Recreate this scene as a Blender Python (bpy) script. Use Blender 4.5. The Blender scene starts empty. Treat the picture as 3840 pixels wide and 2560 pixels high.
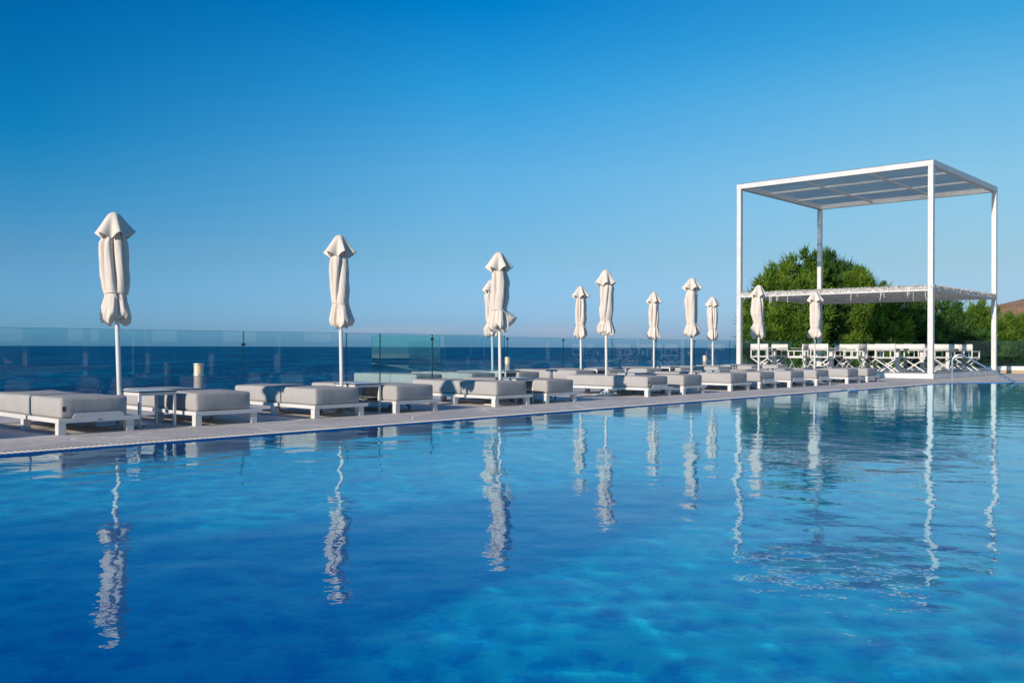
import bpy, bmesh, math, random
import numpy as np
from mathutils import Vector, Matrix

R = math.radians
scn = bpy.context.scene
COL = scn.collection

# ------------------------------------------------------------------ camera
CAM_H = 0.90
ROLL = 0.17
LENS = 33.05
HORIZ_SHIFT = 0.00555           # puts the horizon a little under the middle
cd = bpy.data.cameras.new('camera')
cam = bpy.data.objects.new('camera', cd)
COL.objects.link(cam)
cam.location = (0, 0, CAM_H)
cam.rotation_euler = (R(90), R(-ROLL), 0)
cd.lens = LENS
cd.sensor_width = 36
cd.shift_y = HORIZ_SHIFT
cd.clip_start = 0.05
cd.clip_end = 90000
scn.camera = cam

# ------------------------------------------------------------------ world + sun
SUN_EL = 19.5
SUN_AZ = 231.5                   # mathematical angle of the direction TO the sun
w = bpy.data.worlds.new('World')
scn.world = w
w.use_nodes = True
nt = w.node_tree
nt.nodes.clear()
out = nt.nodes.new('ShaderNodeOutputWorld')
bg = nt.nodes.new('ShaderNodeBackground')
sky = nt.nodes.new('ShaderNodeTexSky')
sky.sky_type = 'NISHITA'
sky.sun_disc = False
sky.sun_elevation = R(SUN_EL)
sky.sun_rotation = R(90.0 - SUN_AZ)
sky.altitude = 10
sky.air_density = 1.0
sky.dust_density = 0.7
sky.ozone_density = 3.0
bg.inputs['Strength'].default_value = 0.12
# clear dry air: the zenith a deeper, more saturated blue than the bare model
tc = nt.nodes.new('ShaderNodeTexCoord')
sep = nt.nodes.new('ShaderNodeSeparateXYZ')
nt.links.new(tc.outputs['Generated'], sep.inputs[0])
# polarised clear-air gradient: grade by height above the horizon and by compass side
def sky_ramp(stops):
    r_ = nt.nodes.new('ShaderNodeValToRGB')
    while len(r_.color_ramp.elements) < len(stops): r_.color_ramp.elements.new(0.5)
    for e, (p, c) in zip(r_.color_ramp.elements, stops):
        e.position = p; e.color = (*c, 1)
    nt.links.new(sep.outputs['Z'], r_.inputs[0])
    return r_
SKY_W = sky_ramp([(0, (0.21, 0.49, 1.08)), (0.02, (0.21, 0.475, 1.0)), (0.085, (0.19, 0.41, 0.67)), (0.165, (0.061, 0.404, 0.635)), (0.205, (0.015, 0.39, 0.642)), (0.31, (0.0, 0.333, 0.628)), (0.6, (0.0, 0.22, 0.50)), (1, (0.0, 0.20, 0.46))])
SKY_M = sky_ramp([(0, (0.28, 0.475, 1.0)), (0.02, (0.283, 0.475, 0.95)), (0.096, (0.296, 0.478, 0.65)), (0.183, (0.242, 0.56, 0.728)), (0.267, (0.075, 0.57, 0.80)), (0.341, (0.0, 0.47, 0.80)), (0.6, (0.01, 0.32, 0.58)), (1, (0.02, 0.26, 0.52))])
SKY_E = sky_ramp([(0, (0.31, 0.43, 0.85)), (0.018, (0.312, 0.43, 0.79)), (0.085, (0.375, 0.45, 0.55)), (0.164, (0.43, 0.582, 0.61)), (0.24, (0.32, 0.63, 0.70)), (0.307, (0.13, 0.60, 0.74)), (0.45, (0.03, 0.48, 0.74)), (1, (0.06, 0.30, 0.55))])
flat = nt.nodes.new('ShaderNodeVectorMath'); flat.operation = 'MULTIPLY'; flat.inputs[1].default_value = (1, 1, 0)
nt.links.new(tc.outputs['Generated'], flat.inputs[0])
nrm = nt.nodes.new('ShaderNodeVectorMath'); nrm.operation = 'NORMALIZE'; nt.links.new(flat.outputs[0], nrm.inputs[0])
sp2 = nt.nodes.new('ShaderNodeSeparateXYZ'); nt.links.new(nrm.outputs[0], sp2.inputs[0])
def rng(a_, b_):
    m_ = nt.nodes.new('ShaderNodeMapRange'); m_.inputs['From Min'].default_value = a_; m_.inputs['From Max'].default_value = b_
    m_.interpolation_type = 'LINEAR'; nt.links.new(sp2.outputs['X'], m_.inputs['Value']); return m_
def mixc(f, A, B):
    m_ = nt.nodes.new('ShaderNodeMix'); m_.data_type = 'RGBA'
    nt.links.new(f, m_.inputs['Factor']); nt.links.new(A, m_.inputs['A']); nt.links.new(B, m_.inputs['B']); return m_.outputs['Result']
ramp_out = mixc(rng(-0.02, 0.42).outputs[0], mixc(rng(-0.46, -0.06).outputs[0], SKY_W.outputs[0], SKY_M.outputs[0]), SKY_E.outputs[0])
mul = nt.nodes.new('ShaderNodeMix')
mul.data_type = 'RGBA'
mul.blend_type = 'MULTIPLY'
mul.inputs['Factor'].default_value = 1.0
nt.links.new(sky.outputs[0], mul.inputs['A'])
nt.links.new(ramp_out, mul.inputs['B'])
cn = nt.nodes.new('ShaderNodeTexNoise'); cn.inputs['Scale'].default_value = 9.0; cn.inputs['Detail'].default_value = 6
cm = nt.nodes.new('ShaderNodeMapping'); cm.inputs['Scale'].default_value = (1, 1, 9)
nt.links.new(tc.outputs['Generated'], cm.inputs[0]); nt.links.new(cm.outputs[0], cn.inputs['Vector'])
def mr_(src, a_, b_, c_=0.0, d_=1.0):
    m_ = nt.nodes.new('ShaderNodeMapRange'); m_.interpolation_type = 'SMOOTHSTEP'
    for k_, v_ in zip(('From Min', 'From Max', 'To Min', 'To Max'), (a_, b_, c_, d_)): m_.inputs[k_].default_value = v_
    nt.links.new(src, m_.inputs['Value']); return m_.outputs[0]
def mm_(a_, b_):
    m_ = nt.nodes.new('ShaderNodeMath'); m_.operation = 'MULTIPLY'; nt.links.new(a_, m_.inputs[0]); nt.links.new(b_, m_.inputs[1]); return m_.outputs[0]
cl = mm_(mm_(mr_(cn.outputs['Fac'], 0.46, 0.66), mr_(sep.outputs['Z'], 0.034, 0.010)), mm_(mr_(sp2.outputs['X'], -0.26, -0.12), mr_(sp2.outputs['X'], 0.22, 0.02, 0.0, 0.30)))
cmix = nt.nodes.new('ShaderNodeMix'); cmix.data_type = 'RGBA'; cmix.inputs['B'].default_value = (3.0, 2.5, 2.9, 1)
nt.links.new(cl, cmix.inputs['Factor']); nt.links.new(mul.outputs['Result'], cmix.inputs['A'])
fin = nt.nodes.new('ShaderNodeMix'); fin.data_type = 'RGBA'; fin.blend_type = 'MULTIPLY'; fin.inputs['Factor'].default_value = 1.0
fin.inputs['B'].default_value = (1.0, 0.975, 0.92, 1)
nt.links.new(cmix.outputs['Result'], fin.inputs['A'])
nt.links.new(fin.outputs['Result'], bg.inputs['Color'])
nt.links.new(bg.outputs[0], out.inputs[0])

sd = bpy.data.lights.new('sun', 'SUN')
sd.energy = 3.0
sd.angle = R(0.6)
sd.color = (1.0, 0.86, 0.71)
sd.cycles.is_caustics_light = True
sun = bpy.data.objects.new('sun', sd)
COL.objects.link(sun)
sdir = Vector((math.cos(R(SUN_AZ)) * math.cos(R(SUN_EL)), math.sin(R(SUN_AZ)) * math.cos(R(SUN_EL)), math.sin(R(SUN_EL))))
sun.rotation_euler = sdir.to_track_quat('Z', 'Y').to_euler()
sun.location = sdir * 40

scn.view_settings.view_transform = 'Standard'
scn.view_settings.look = 'None'
scn.view_settings.exposure = 0.70
scn.view_settings.gamma = 1
scn.render.engine = 'CYCLES'
scn.cycles.max_bounces = 10
scn.cycles.transparent_max_bounces = 24
scn.cycles.use_denoising = True

# ------------------------------------------------------------------ site frame
# u runs along the pool edge, v points away from the pool, towards the sea
AX = R(47.5)
CU, SU = math.cos(AX), math.sin(AX)
FPX = 3840 * LENS / 36.0

def W(u, v, z=0.0):
    return Vector((u * CU - v * SU, u * SU + v * CU, z))

def UV(x, y):
    return (x * CU + y * SU, -x * SU + y * CU)

def u_at(px, v):                 # where the sight line through a column of the photo crosses the row v
    k = (px - 1920) / FPX
    return v * (SU + CU * k) / (CU - SU * k)

def v_at(px, u):
    k = (px - 1920) / FPX
    d = u / (CU * k + SU)
    return d * (CU - SU * k)

def at(px, d, z=0.0):
    return Vector(((px - 1920) / FPX * d, d, z))

def clear_dir(px):
    return

# ------------------------------------------------------------------ tagging
def tag(o, label=None, cat=None, group=None, kind=None):
    if label: o['label'] = label
    if cat: o['category'] = cat
    if group: o['group'] = group
    if kind: o['kind'] = kind
    return o

def empty(name, loc, rz=0.0, label=None, cat=None, group=None):
    o = bpy.data.objects.new(name, None)
    o.empty_display_size = 0.2
    COL.objects.link(o)
    o.location = loc
    o.rotation_euler = (0, 0, rz)
    return tag(o, label, cat, group)

def copy_tree(o, parent=None):
    c = o.copy()
    COL.objects.link(c)
    c.parent = parent
    for ch in list(o.children):
        copy_tree(ch, c)
    return c

# ------------------------------------------------------------------ mesh builder
class MB:
    def __init__(s):
        s.v = []; s.f = []; s.sm = []
    def add(s, vs, fs, smooth=False, M=None):
        n = len(s.v)
        for p in vs:
            p = Vector(p)
            if M is not None: p = M @ p
            s.v.append(p[:])
        for f in fs:
            s.f.append(tuple(i + n for i in f)); s.sm.append(smooth)
        return s
    def box(s, x0, x1, y0, y1, z0, z1, M=None, b=0.0):
        if b <= 0:
            vs = [(x, y, z) for z in (z0, z1) for y in (y0, y1) for x in (x0, x1)]
            fs = [(0, 2, 3, 1), (4, 5, 7, 6), (0, 1, 5, 4), (2, 6, 7, 3), (0, 4, 6, 2), (1, 3, 7, 5)]
            return s.add(vs, fs, False, M)
        bm = bmesh.new()
        vs = [bm.verts.new((x, y, z)) for z in (z0, z1) for y in (y0, y1) for x in (x0, x1)]
        for f in [(0, 2, 3, 1), (4, 5, 7, 6), (0, 1, 5, 4), (2, 6, 7, 3), (0, 4, 6, 2), (1, 3, 7, 5)]:
            bm.faces.new([vs[i] for i in f])
        bmesh.ops.bevel(bm, geom=bm.edges[:], offset=b, segments=2, profile=0.6, affect='EDGES')
        bm.verts.index_update()
        s.add([v.co.copy() for v in bm.verts], [[v.index for v in f.verts] for f in bm.faces], False, M)
        bm.free()
        return s
    def bar(s, a, b, wx, wy, up=(0, 0, 1), bev=0.0):
        a = Vector(a); b = Vector(b)
        d = (b - a); L = d.length; d.normalize()
        up = Vector(up)
        if abs(d.dot(up)) > 0.99: up = Vector((1, 0, 0))
        x = up.cross(d).normalized(); y = d.cross(x).normalized()
        M = Matrix(((x.x, y.x, d.x, a.x), (x.y, y.y, d.y, a.y), (x.z, y.z, d.z, a.z), (0, 0, 0, 1)))
        return s.box(-wx / 2, wx / 2, -wy / 2, wy / 2, 0, L, M, bev)
    def tube(s, pts, rad, n=14, cap=True):
        pts = [Vector(p) for p in pts]
        if not hasattr(rad, '__len__'): rad = [rad] * len(pts)
        vs = []; fs = []
        prev = None
        for i, p in enumerate(pts):
            if i == 0: d = pts[1] - pts[0]
            elif i == len(pts) - 1: d = pts[-1] - pts[-2]
            else: d = (pts[i + 1] - pts[i - 1])
            d.normalize()
            if prev is None:
                up = Vector((0, 0, 1)) if abs(d.z) < 0.9 else Vector((1, 0, 0))
                x = up.cross(d).normalized()
            else:
                x = (prev - d * prev.dot(d)).normalized()
            prev = x
            y = d.cross(x)
            for k in range(n):
                t = 2 * math.pi * k / n
                vs.append(p + (x * math.cos(t) + y * math.sin(t)) * rad[i])
        for i in range(len(pts) - 1):
            for k in range(n):
                a = i * n + k; b = i * n + (k + 1) % n
                fs.append((a, b, b + n, a + n))
        s.add(vs, fs, True)
        if cap:
            m = len(pts) - 1
            s.add([vs[k] for k in range(n)], [tuple(range(n - 1, -1, -1))])
            s.add([vs[m * n + k] for k in range(n)], [tuple(range(n))])
        return s
    def lathe(s, prof, n=24, c=(0, 0, 0)):
        vs = []; fs = []
        for r, z in prof:
            for k in range(n):
                t = 2 * math.pi * k / n
                vs.append((c[0] + r * math.cos(t), c[1] + r * math.sin(t), c[2] + z))
        for i in range(len(prof) - 1):
            for k in range(n):
                a = i * n + k; b = i * n + (k + 1) % n
                fs.append((a, b, b + n, a + n))
        return s.add(vs, fs, True)
    def cushion(s, x0, x1, y0, y1, z0, z1, r=0.035, puff=0.01, seed=0):
        rnd = random.Random(seed)
        hx, hy, hz = (x1 - x0) / 2, (y1 - y0) / 2, (z1 - z0) / 2
        cx, cy, cz = (x0 + x1) / 2, (y0 + y1) / 2, (z0 + z1) / 2
        def samples(h):
            out = [-h, -h + r * 0.3, -h + r * 0.62, -h + r]
            m = max(2, int((2 * h - 2 * r) / 0.09))
            for i in range(1, m): out.append(-h + r + (2 * h - 2 * r) * i / m)
            out += [h - r, h - r * 0.62, h - r * 0.3, h]
            return out
        S = [samples(hx), samples(hy), samples(hz)]
        H = (hx, hy, hz)
        ph = [rnd.uniform(0, 6) for _ in range(6)]
        def mapp(p):
            c = [max(-(H[i] - r), min(H[i] - r, p[i])) for i in range(3)]
            d = Vector([p[i] - c[i] for i in range(3)])
            if d.length > 1e-9: d = d.normalized() * r
            q = Vector(c) + d
            nx, ny, nz = q.x / hx, q.y / hy, q.z / hz
            q.z += (puff if nz > 0 else 0) * (1 - nx * nx) * (1 - ny * ny) * max(0, nz)
            q.x += math.copysign(1, nx) * puff * 0.9 * (abs(nx) ** 6) * (1 - ny ** 4) * (1 - nz * nz)
            q.y += math.copysign(1, ny) * puff * 0.9 * (abs(ny) ** 6) * (1 - nx ** 4) * (1 - nz * nz)
            q.z += (0.004 * math.sin(q.x * 9 + ph[0]) * math.sin(q.y * 7 + ph[1]) + 0.0015 * math.sin(q.x * 23 + q.y * 5 + ph[2])) * (1 if nz > 0 else 0)
            q.y += 0.002 * math.sin(q.x * 13 + ph[2]) * math.sin(q.z * 21 + ph[3])
            q.x += 0.002 * math.sin(q.y * 13 + ph[4]) * math.sin(q.z * 19 + ph[5])
            return (q.x + cx, q.y + cy, q.z + cz)
        for ax in range(3):
            a, b = [(1, 2), (2, 0), (0, 1)][ax]
            for sg in (-1, 1):
                vs = []; fs = []
                A, B = S[a], S[b]
                for i in A:
                    for j in B:
                        p = [0, 0, 0]; p[ax] = sg * H[ax]; p[a] = i; p[b] = j
                        vs.append(mapp(p))
                nb = len(B)
                for i in range(len(A) - 1):
                    for j in range(nb - 1):
                        q = (i * nb + j, (i + 1) * nb + j, (i + 1) * nb + j + 1, i * nb + j + 1)
                        fs.append(q if sg > 0 else q[::-1])
                s.add(vs, fs, True)
        return s
    def build(s, name, mat, parent=None, weld=False, **kw):
        me = bpy.data.meshes.new(name)
        me.from_pydata(s.v, [], s.f)
        me.materials.append(mat)
        me.polygons.foreach_set('use_smooth', s.sm)
        if weld:
            bm = bmesh.new(); bm.from_mesh(me)
            bmesh.ops.remove_doubles(bm, verts=bm.verts, dist=1e-5)
            bm.to_mesh(me); bm.free()
        me.update()
        o = bpy.data.objects.new(name, me)
        COL.objects.link(o)
        if parent: o.parent = parent
        tag(o, **kw)
        return o

def np_mesh(name, V, F, m, parent=None, smooth=False):
    me = bpy.data.meshes.new(name)
    k = F.shape[1]
    me.vertices.add(len(V)); me.vertices.foreach_set('co', np.ascontiguousarray(V, dtype=np.float32).ravel())
    me.loops.add(F.size); me.loops.foreach_set('vertex_index', F.astype(np.int32).ravel())
    me.polygons.add(len(F)); me.polygons.foreach_set('loop_start', np.arange(0, F.size, k, dtype=np.int32))
    me.polygons.foreach_set('loop_total', np.full(len(F), k, dtype=np.int32))
    me.polygons.foreach_set('use_smooth', np.full(len(F), smooth, dtype=bool))
    me.update(calc_edges=True); me.validate()
    me.materials.append(m)
    o = bpy.data.objects.new(name, me); COL.objects.link(o)
    if parent: o.parent = parent
    return o

# ------------------------------------------------------------------ materials
def mat(name, base=(0.8, 0.8, 0.8), rough=0.5, metal=0.0, spec=0.5):
    m = bpy.data.materials.new(name)
    m.use_nodes = True
    b = m.node_tree.nodes['Principled BSDF']
    b.inputs['Base Color'].default_value = (*base, 1)
    b.inputs['Roughness'].default_value = rough
    b.inputs['Metallic'].default_value = metal
    b.inputs['Specular IOR Level'].default_value = spec
    return m

def N(m, t, **kw):
    n = m.node_tree.nodes.new(t)
    for k, v in kw.items():
        if k in ('inputs',):
            for a, b in v.items(): n.inputs[a].default_value = b
        else: setattr(n, k, v)
    return n

def L(m, a, b):
    m.node_tree.links.new(a, b)

def noise(m, scale, detail=4, rough=0.5, coord='Object', vec_scale=None, dist=0.0):
    tcn = N(m, 'ShaderNodeTexCoord')
    src = tcn.outputs[coord]
    if coord == 'World':
        pass
    if vec_scale:
        mp = N(m, 'ShaderNodeMapping')
        mp.inputs['Scale'].default_value = vec_scale
        L(m, src, mp.inputs[0]); src = mp.outputs[0]
    nn = N(m, 'ShaderNodeTexNoise')
    nn.inputs['Scale'].default_value = scale
    nn.inputs['Detail'].default_value = detail
    nn.inputs['Roughness'].default_value = rough
    nn.inputs['Distortion'].default_value = dist
    L(m, src, nn.inputs['Vector'])
    return nn

def rampn(m, fac, stops):
    r = N(m, 'ShaderNodeValToRGB')
    while len(r.color_ramp.elements) < len(stops): r.color_ramp.elements.new(0.5)
    for e, (p, c) in zip(r.color_ramp.elements, stops):
        e.position = p; e.color = (*c, 1) if len(c) == 3 else c
    L(m, fac, r.inputs[0])
    return r

def bump(m, h, strength, dist, normal=None):
    b = N(m, 'ShaderNodeBump')
    b.inputs['Strength'].default_value = strength
    b.inputs['Distance'].default_value = dist
    L(m, h, b.inputs['Height'])
    if normal is not None: L(m, normal, b.inputs['Normal'])
    return b

def P(m): return m.node_tree.nodes['Principled BSDF']

# white painted metal
def painted(name, base, rough=0.38, var=0.05):
    m = mat(name, base, rough)
    n = noise(m, 3.0, 5)
    lo = tuple(c * (1 - var * 2) for c in base); hi = tuple(min(1, c * (1 + var * 0.4)) for c in base)
    r = rampn(m, n.outputs['Fac'], [(0.3, lo), (0.6, hi)])
    L(m, r.outputs[0], P(m).inputs['Base Color'])
    n2 = noise(m, 60, 3)
    bp = bump(m, n2.outputs['Fac'], 0.08, 0.004)
    L(m, bp.outputs[0], P(m).inputs['Normal'])
    return m
M_WHITE = painted('white_metal', (0.68, 0.67, 0.655))
M_POST = painted('pergola_white', (0.62, 0.615, 0.605), 0.42)
M_CHAIRW = painted('chair_white', (0.64, 0.63, 0.62), 0.4)
M_BOARD = painted('white_board', (0.76, 0.75, 0.73), 0.5, 0.08)

# fabric
def fabric(name, base, weave=900, var=0.08, trans=0.0, bs=0.35):
    m = mat(name, base, 0.92, spec=0.15)
    n = noise(m, 5.0, 5, 0.6)
    lo = tuple(c * (1 - var) for c in base); hi = tuple(min(1, c * (1 + var * 0.6)) for c in base)
    r = rampn(m, n.outputs['Fac'], [(0.3, lo), (0.7, hi)])
    n3 = noise(m, 300, 2, vec_scale=(1, 1, 0.15))
    mx = N(m, 'ShaderNodeMix', data_type='RGBA', blend_type='MULTIPLY')
    mx.inputs['Factor'].default_value = 0.25
    L(m, r.outputs[0], mx.inputs['A'])
    r3 = rampn(m, n3.outputs['Fac'], [(0.35, (0.7, 0.7, 0.7)), (0.65, (1, 1, 1))])
    L(m, r3.outputs[0], mx.inputs['B'])
    L(m, mx.outputs['Result'], P(m).inputs['Base Color'])
    n2 = noise(m, 9.0, 6, 0.55)
    bp = bump(m, n2.outputs['Fac'], bs, 0.03)
    L(m, bp.outputs[0], P(m).inputs['Normal'])
    if trans > 0:
        tr = N(m, 'ShaderNodeBsdfTranslucent')
        tr.inputs[0].default_value = (*base, 1)
        mix = N(m, 'ShaderNodeMixShader')
        mix.inputs[0].default_value = trans
        o = m.node_tree.nodes['Material Output']
        L(m, P(m).outputs[0], mix.inputs[1]); L(m, tr.outputs[0], mix.inputs[2]); L(m, mix.outputs[0], o.inputs[0])
    return m
M_MATT = fabric('grey_cushion', (0.415, 0.405, 0.40), var=0.07, bs=0.10)
M_UMB = fabric('cream_canvas', (0.76, 0.69, 0.615), var=0.04, trans=0.10, bs=0.10)
M_CHAIRF = fabric('white_canvas', (0.74, 0.71, 0.67), var=0.05, trans=0.05)
M_TOP = mat('white_laminate', (0.70, 0.72, 0.75), 0.25)
M_EDGE = mat('black_edge', (0.02, 0.02, 0.022), 0.4)
M_WOOD = mat('light_wood', (0.62, 0.47, 0.34), 0.6)
M_STRAP = mat('black_strap', (0.015, 0.015, 0.018), 0.7)
M_BADGE = mat('grey_badge', (0.28, 0.28, 0.30), 0.35, 0.6)
M_TAGD = mat('dark_label', (0.06, 0.07, 0.10), 0.7)
M_STEEL = mat('brushed_steel', (0.62, 0.60, 0.57), 0.22, 1.0)
P(M_STEEL).inputs['Base Color'].default_value = (0.78, 0.76, 0.72, 1)
nn = noise(M_STEEL, 40, 4, vec_scale=(1, 1, 0.1)); rr = rampn(M_STEEL, nn.outputs['Fac'], [(0.3, (0.16,) * 3), (0.7, (0.34,) * 3)])
L(M_STEEL, rr.outputs[0], P(M_STEEL).inputs['Roughness'])
M_BOLL = mat('satin_aluminium', (0.60, 0.57, 0.52), 0.42, 0.55)
M_LENS = mat('ribbed_lens', (0.66, 0.58, 0.42), 0.25)
M_CLAMP = mat('dark_clamp', (0.10, 0.11, 0.12), 0.35, 0.8)
M_ROPE = mat('white_cord', (0.78, 0.74, 0.66), 0.9)

# glass (thin real slabs)
def glass(name, tint, ior=1.45, edge=False):
    m = bpy.data.materials.new(name); m.use_nodes = True
    nt = m.node_tree; nt.nodes.clear()
    o = nt.nodes.new('ShaderNodeOutputMaterial')
    tr = nt.nodes.new('ShaderNodeBsdfTransparent'); tr.inputs[0].default_value = (*tint, 1)
    gl = nt.nodes.new('ShaderNodeBsdfGlossy'); gl.inputs['Roughness'].default_value = 0.0
    fr = nt.nodes.new('ShaderNodeFresnel')
    ge = nt.nodes.new('ShaderNodeNewGeometry'); mr = nt.nodes.new('ShaderNodeMapRange')
    mr.inputs['To Min'].default_value = ior; mr.inputs['To Max'].default_value = 1.0 / ior
    nt.links.new(ge.outputs['Backfacing'], mr.inputs['Value']); nt.links.new(mr.outputs[0], fr.inputs[0])
    mx = nt.nodes.new('ShaderNodeMixShader')
    nt.links.new(fr.outputs[0], mx.inputs[0]); nt.links.new(tr.outputs[0], mx.inputs[1])
    nt.links.new(gl.outputs[0], mx.inputs[2]); nt.links.new(mx.outputs[0], o.inputs[0])
    return m
M_GLASS = glass('fence_glass', (0.79, 0.93, 0.955), 1.38)
M_GLASSG = glass('green_glass', (0.60, 0.88, 0.86))
M_GEDGE = mat('glass_edge', (0.02, 0.10, 0.11), 0.2)

# deck paving: stamped grey stone
def deck_mat(name, base, joint=0.9, jw=0.02):
    m = mat(name, base, 0.62, spec=0.35)
    tcn = N(m, 'ShaderNodeTexCoord')
    n1 = noise(m, 0.9, 6, 0.6); n2 = noise(m, 14, 6, 0.65)
    dn = noise(m, 1.6, 3)
    ad = N(m, 'ShaderNodeMix', data_type='RGBA', blend_type='ADD'); ad.inputs['Factor'].default_value = 0.35
    L(m, tcn.outputs['Object'], ad.inputs['A']); L(m, dn.outputs['Color'], ad.inputs['B'])
    vo = N(m, 'ShaderNodeTexVoronoi', feature='DISTANCE_TO_EDGE'); vo.inputs['Scale'].default_value = joint
    L(m, ad.outputs['Result'], vo.inputs['Vector'])
    vc = N(m, 'ShaderNodeTexVoronoi', feature='F1'); vc.inputs['Scale'].default_value = joint
    L(m, ad.outputs['Result'], vc.inputs['Vector'])
    r1 = rampn(m, n1.outputs['Fac'], [(0.3, tuple(c * 0.80 for c in base)), (0.7, tuple(c * 1.12 for c in base))])
    r2 = rampn(m, n2.outputs['Fac'], [(0.3, (0.78, 0.78, 0.78)), (0.72, (1.08, 1.07, 1.05))])
    mx = N(m, 'ShaderNodeMix', data_type='RGBA', blend_type='MULTIPLY'); mx.inputs['Factor'].default_value = 1
    L(m, r1.outputs[0], mx.inputs['A']); L(m, r2.outputs[0], mx.inputs['B'])
    hs = N(m, 'ShaderNodeSeparateColor'); L(m, vc.outputs['Color'], hs.inputs[0])
    r4 = rampn(m, hs.outputs[0], [(0, (0.90, 0.90, 0.92)), (1, (1.06, 1.05, 1.03))])
    mx2 = N(m, 'ShaderNodeMix', data_type='RGBA', blend_type='MULTIPLY'); mx2.inputs['Factor'].default_value = 1
    L(m, mx.outputs['Result'], mx2.inputs['A']); L(m, r4.outputs[0], mx2.inputs['B'])
    rj = rampn(m, vo.outputs['Distance'], [(0.0, (1, 1, 1)), (jw, (0, 0, 0))])
    mj = N(m, 'ShaderNodeMix', data_type='RGBA'); L(m, rj.outputs[0], mj.inputs['Factor'])
    L(m, mx2.outputs['Result'], mj.inputs['A']); mj.inputs['B'].default_value = (base[0] * 1.35, base[1] * 1.3, base[2] * 1.25, 1)
    L(m, mj.outputs['Result'], P(m).inputs['Base Color'])
    b1 = bump(m, n2.outputs['Fac'], 0.5, 0.012)
    b2 = bump(m, rj.outputs[0], 0.5, -0.008, b1.outputs[0])
    L(m, b2.outputs[0], P(m).inputs['Normal'])
    return m
M_DECK = deck_mat('deck_stone', (0.66, 0.62, 0.59))

M_GRATE = painted('cream_grate', (0.70, 0.66, 0.58), 0.55, 0.1)
M_DARK = mat('gutter_dark', (0.05, 0.055, 0.06), 0.8)
M_SAND = mat('sandstone', (0.42, 0.32, 0.21), 0.85)

# pool tile: blue, with paler mottling painted in to imitate caustic light
def tile_mat(name, c0, c1, c2):
    m = mat(name, c1, 0.35)
    tcn = N(m, 'ShaderNodeTexCoord')
    dn = noise(m, 2.2, 3)
    ad = N(m, 'ShaderNodeMix', data_type='RGBA', blend_type='ADD'); ad.inputs['Factor'].default_value = 0.22
    L(m, tcn.outputs['Object'], ad.inputs['A']); L(m, dn.outputs['Color'], ad.inputs['B'])
    vo = N(m, 'ShaderNodeTexVoronoi', feature='SMOOTH_F1'); vo.inputs['Scale'].default_value = 7.0
    L(m, ad.outputs['Result'], vo.inputs['Vector'])
    n1 = noise(m, 11, 4, 0.6, dist=1.2)
    mxv = N(m, 'ShaderNodeMath', operation='ADD')
    L(m, vo.outputs['Distance'], mxv.inputs[0]); L(m, n1.outputs['Fac'], mxv.inputs[1])
    r = rampn(m, mxv.outputs[0], [(0.55, c0), (0.8, c1), (1.05, c2)])
    L(m, r.outputs[0], P(m).inputs['Base Color'])
    return m
M_TILE = tile_mat('pool_caustic_tile', (0.0, 0.36, 0.84), (0.0, 0.53, 0.97), (0.02, 0.76, 1.0))
M_TILEW = mat('pool_wall_tile', (0.0, 0.17, 0.45), 0.3)

# pool water surface: clear, Fresnel mirror over transparency, soft ripples
def water_mat():
    m = bpy.data.materials.new('pool_water'); m.use_nodes = True
    nt = m.node_tree; nt.nodes.clear()
    o = nt.nodes.new('ShaderNodeOutputMaterial')
    gl = nt.nodes.new('ShaderNodeBsdfGlass'); gl.inputs['Roughness'].default_value = 0.0
    gl.inputs['IOR'].default_value = 1.55; gl.inputs['Color'].default_value = (0.78, 0.99, 1.0, 1)
    n2 = noise(m, 11.0, 2, 0.5, vec_scale=(1, 1, 0))
    b2 = bump(m, n2.outputs['Fac'], 1.0, 0.0012)
    L(m, b2.outputs[0], gl.inputs['Normal'])
    nt.links.new(gl.outputs[0], o.inputs[0])
    return m
M_WATER = water_mat()

# sea
def sea_mat():
    m = mat('sea_water', (0.004, 0.035, 0.11), 0.5, spec=0.06)
    n0 = noise(m, 0.0035, 5, 0.6, vec_scale=(0.25, 1, 1))
    n1 = noise(m, 0.25, 5, 0.65, vec_scale=(1, 0.16, 1))
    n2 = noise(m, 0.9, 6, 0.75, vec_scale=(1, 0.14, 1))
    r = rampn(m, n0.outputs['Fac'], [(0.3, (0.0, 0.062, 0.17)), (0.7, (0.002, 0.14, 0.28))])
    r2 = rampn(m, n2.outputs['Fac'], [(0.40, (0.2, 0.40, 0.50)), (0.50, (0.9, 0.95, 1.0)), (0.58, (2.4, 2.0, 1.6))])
    mx = N(m, 'ShaderNodeMix', data_type='RGBA', blend_type='MULTIPLY'); mx.inputs['Factor'].default_value = 1
    L(m, r.outputs[0], mx.inputs['A']); L(m, r2.outputs[0], mx.inputs['B'])
    L(m, mx.outputs['Result'], P(m).inputs['Base Color'])
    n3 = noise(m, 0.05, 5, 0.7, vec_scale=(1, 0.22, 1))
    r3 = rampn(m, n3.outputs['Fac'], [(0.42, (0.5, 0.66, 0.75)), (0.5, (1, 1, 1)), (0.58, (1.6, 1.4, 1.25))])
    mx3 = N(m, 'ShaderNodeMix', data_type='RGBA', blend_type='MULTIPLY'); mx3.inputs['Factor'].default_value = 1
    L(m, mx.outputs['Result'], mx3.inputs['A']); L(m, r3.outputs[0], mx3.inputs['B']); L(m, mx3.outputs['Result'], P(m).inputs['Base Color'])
    b1 = bump(m, n1.outputs['Fac'], 1, 2.0); b2 = bump(m, n2.outputs['Fac'], 1, 0.5, b1.outputs[0])
    L(m, b2.outputs[0], P(m).inputs['Normal'])
    return m
M_SEA = sea_mat()

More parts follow.
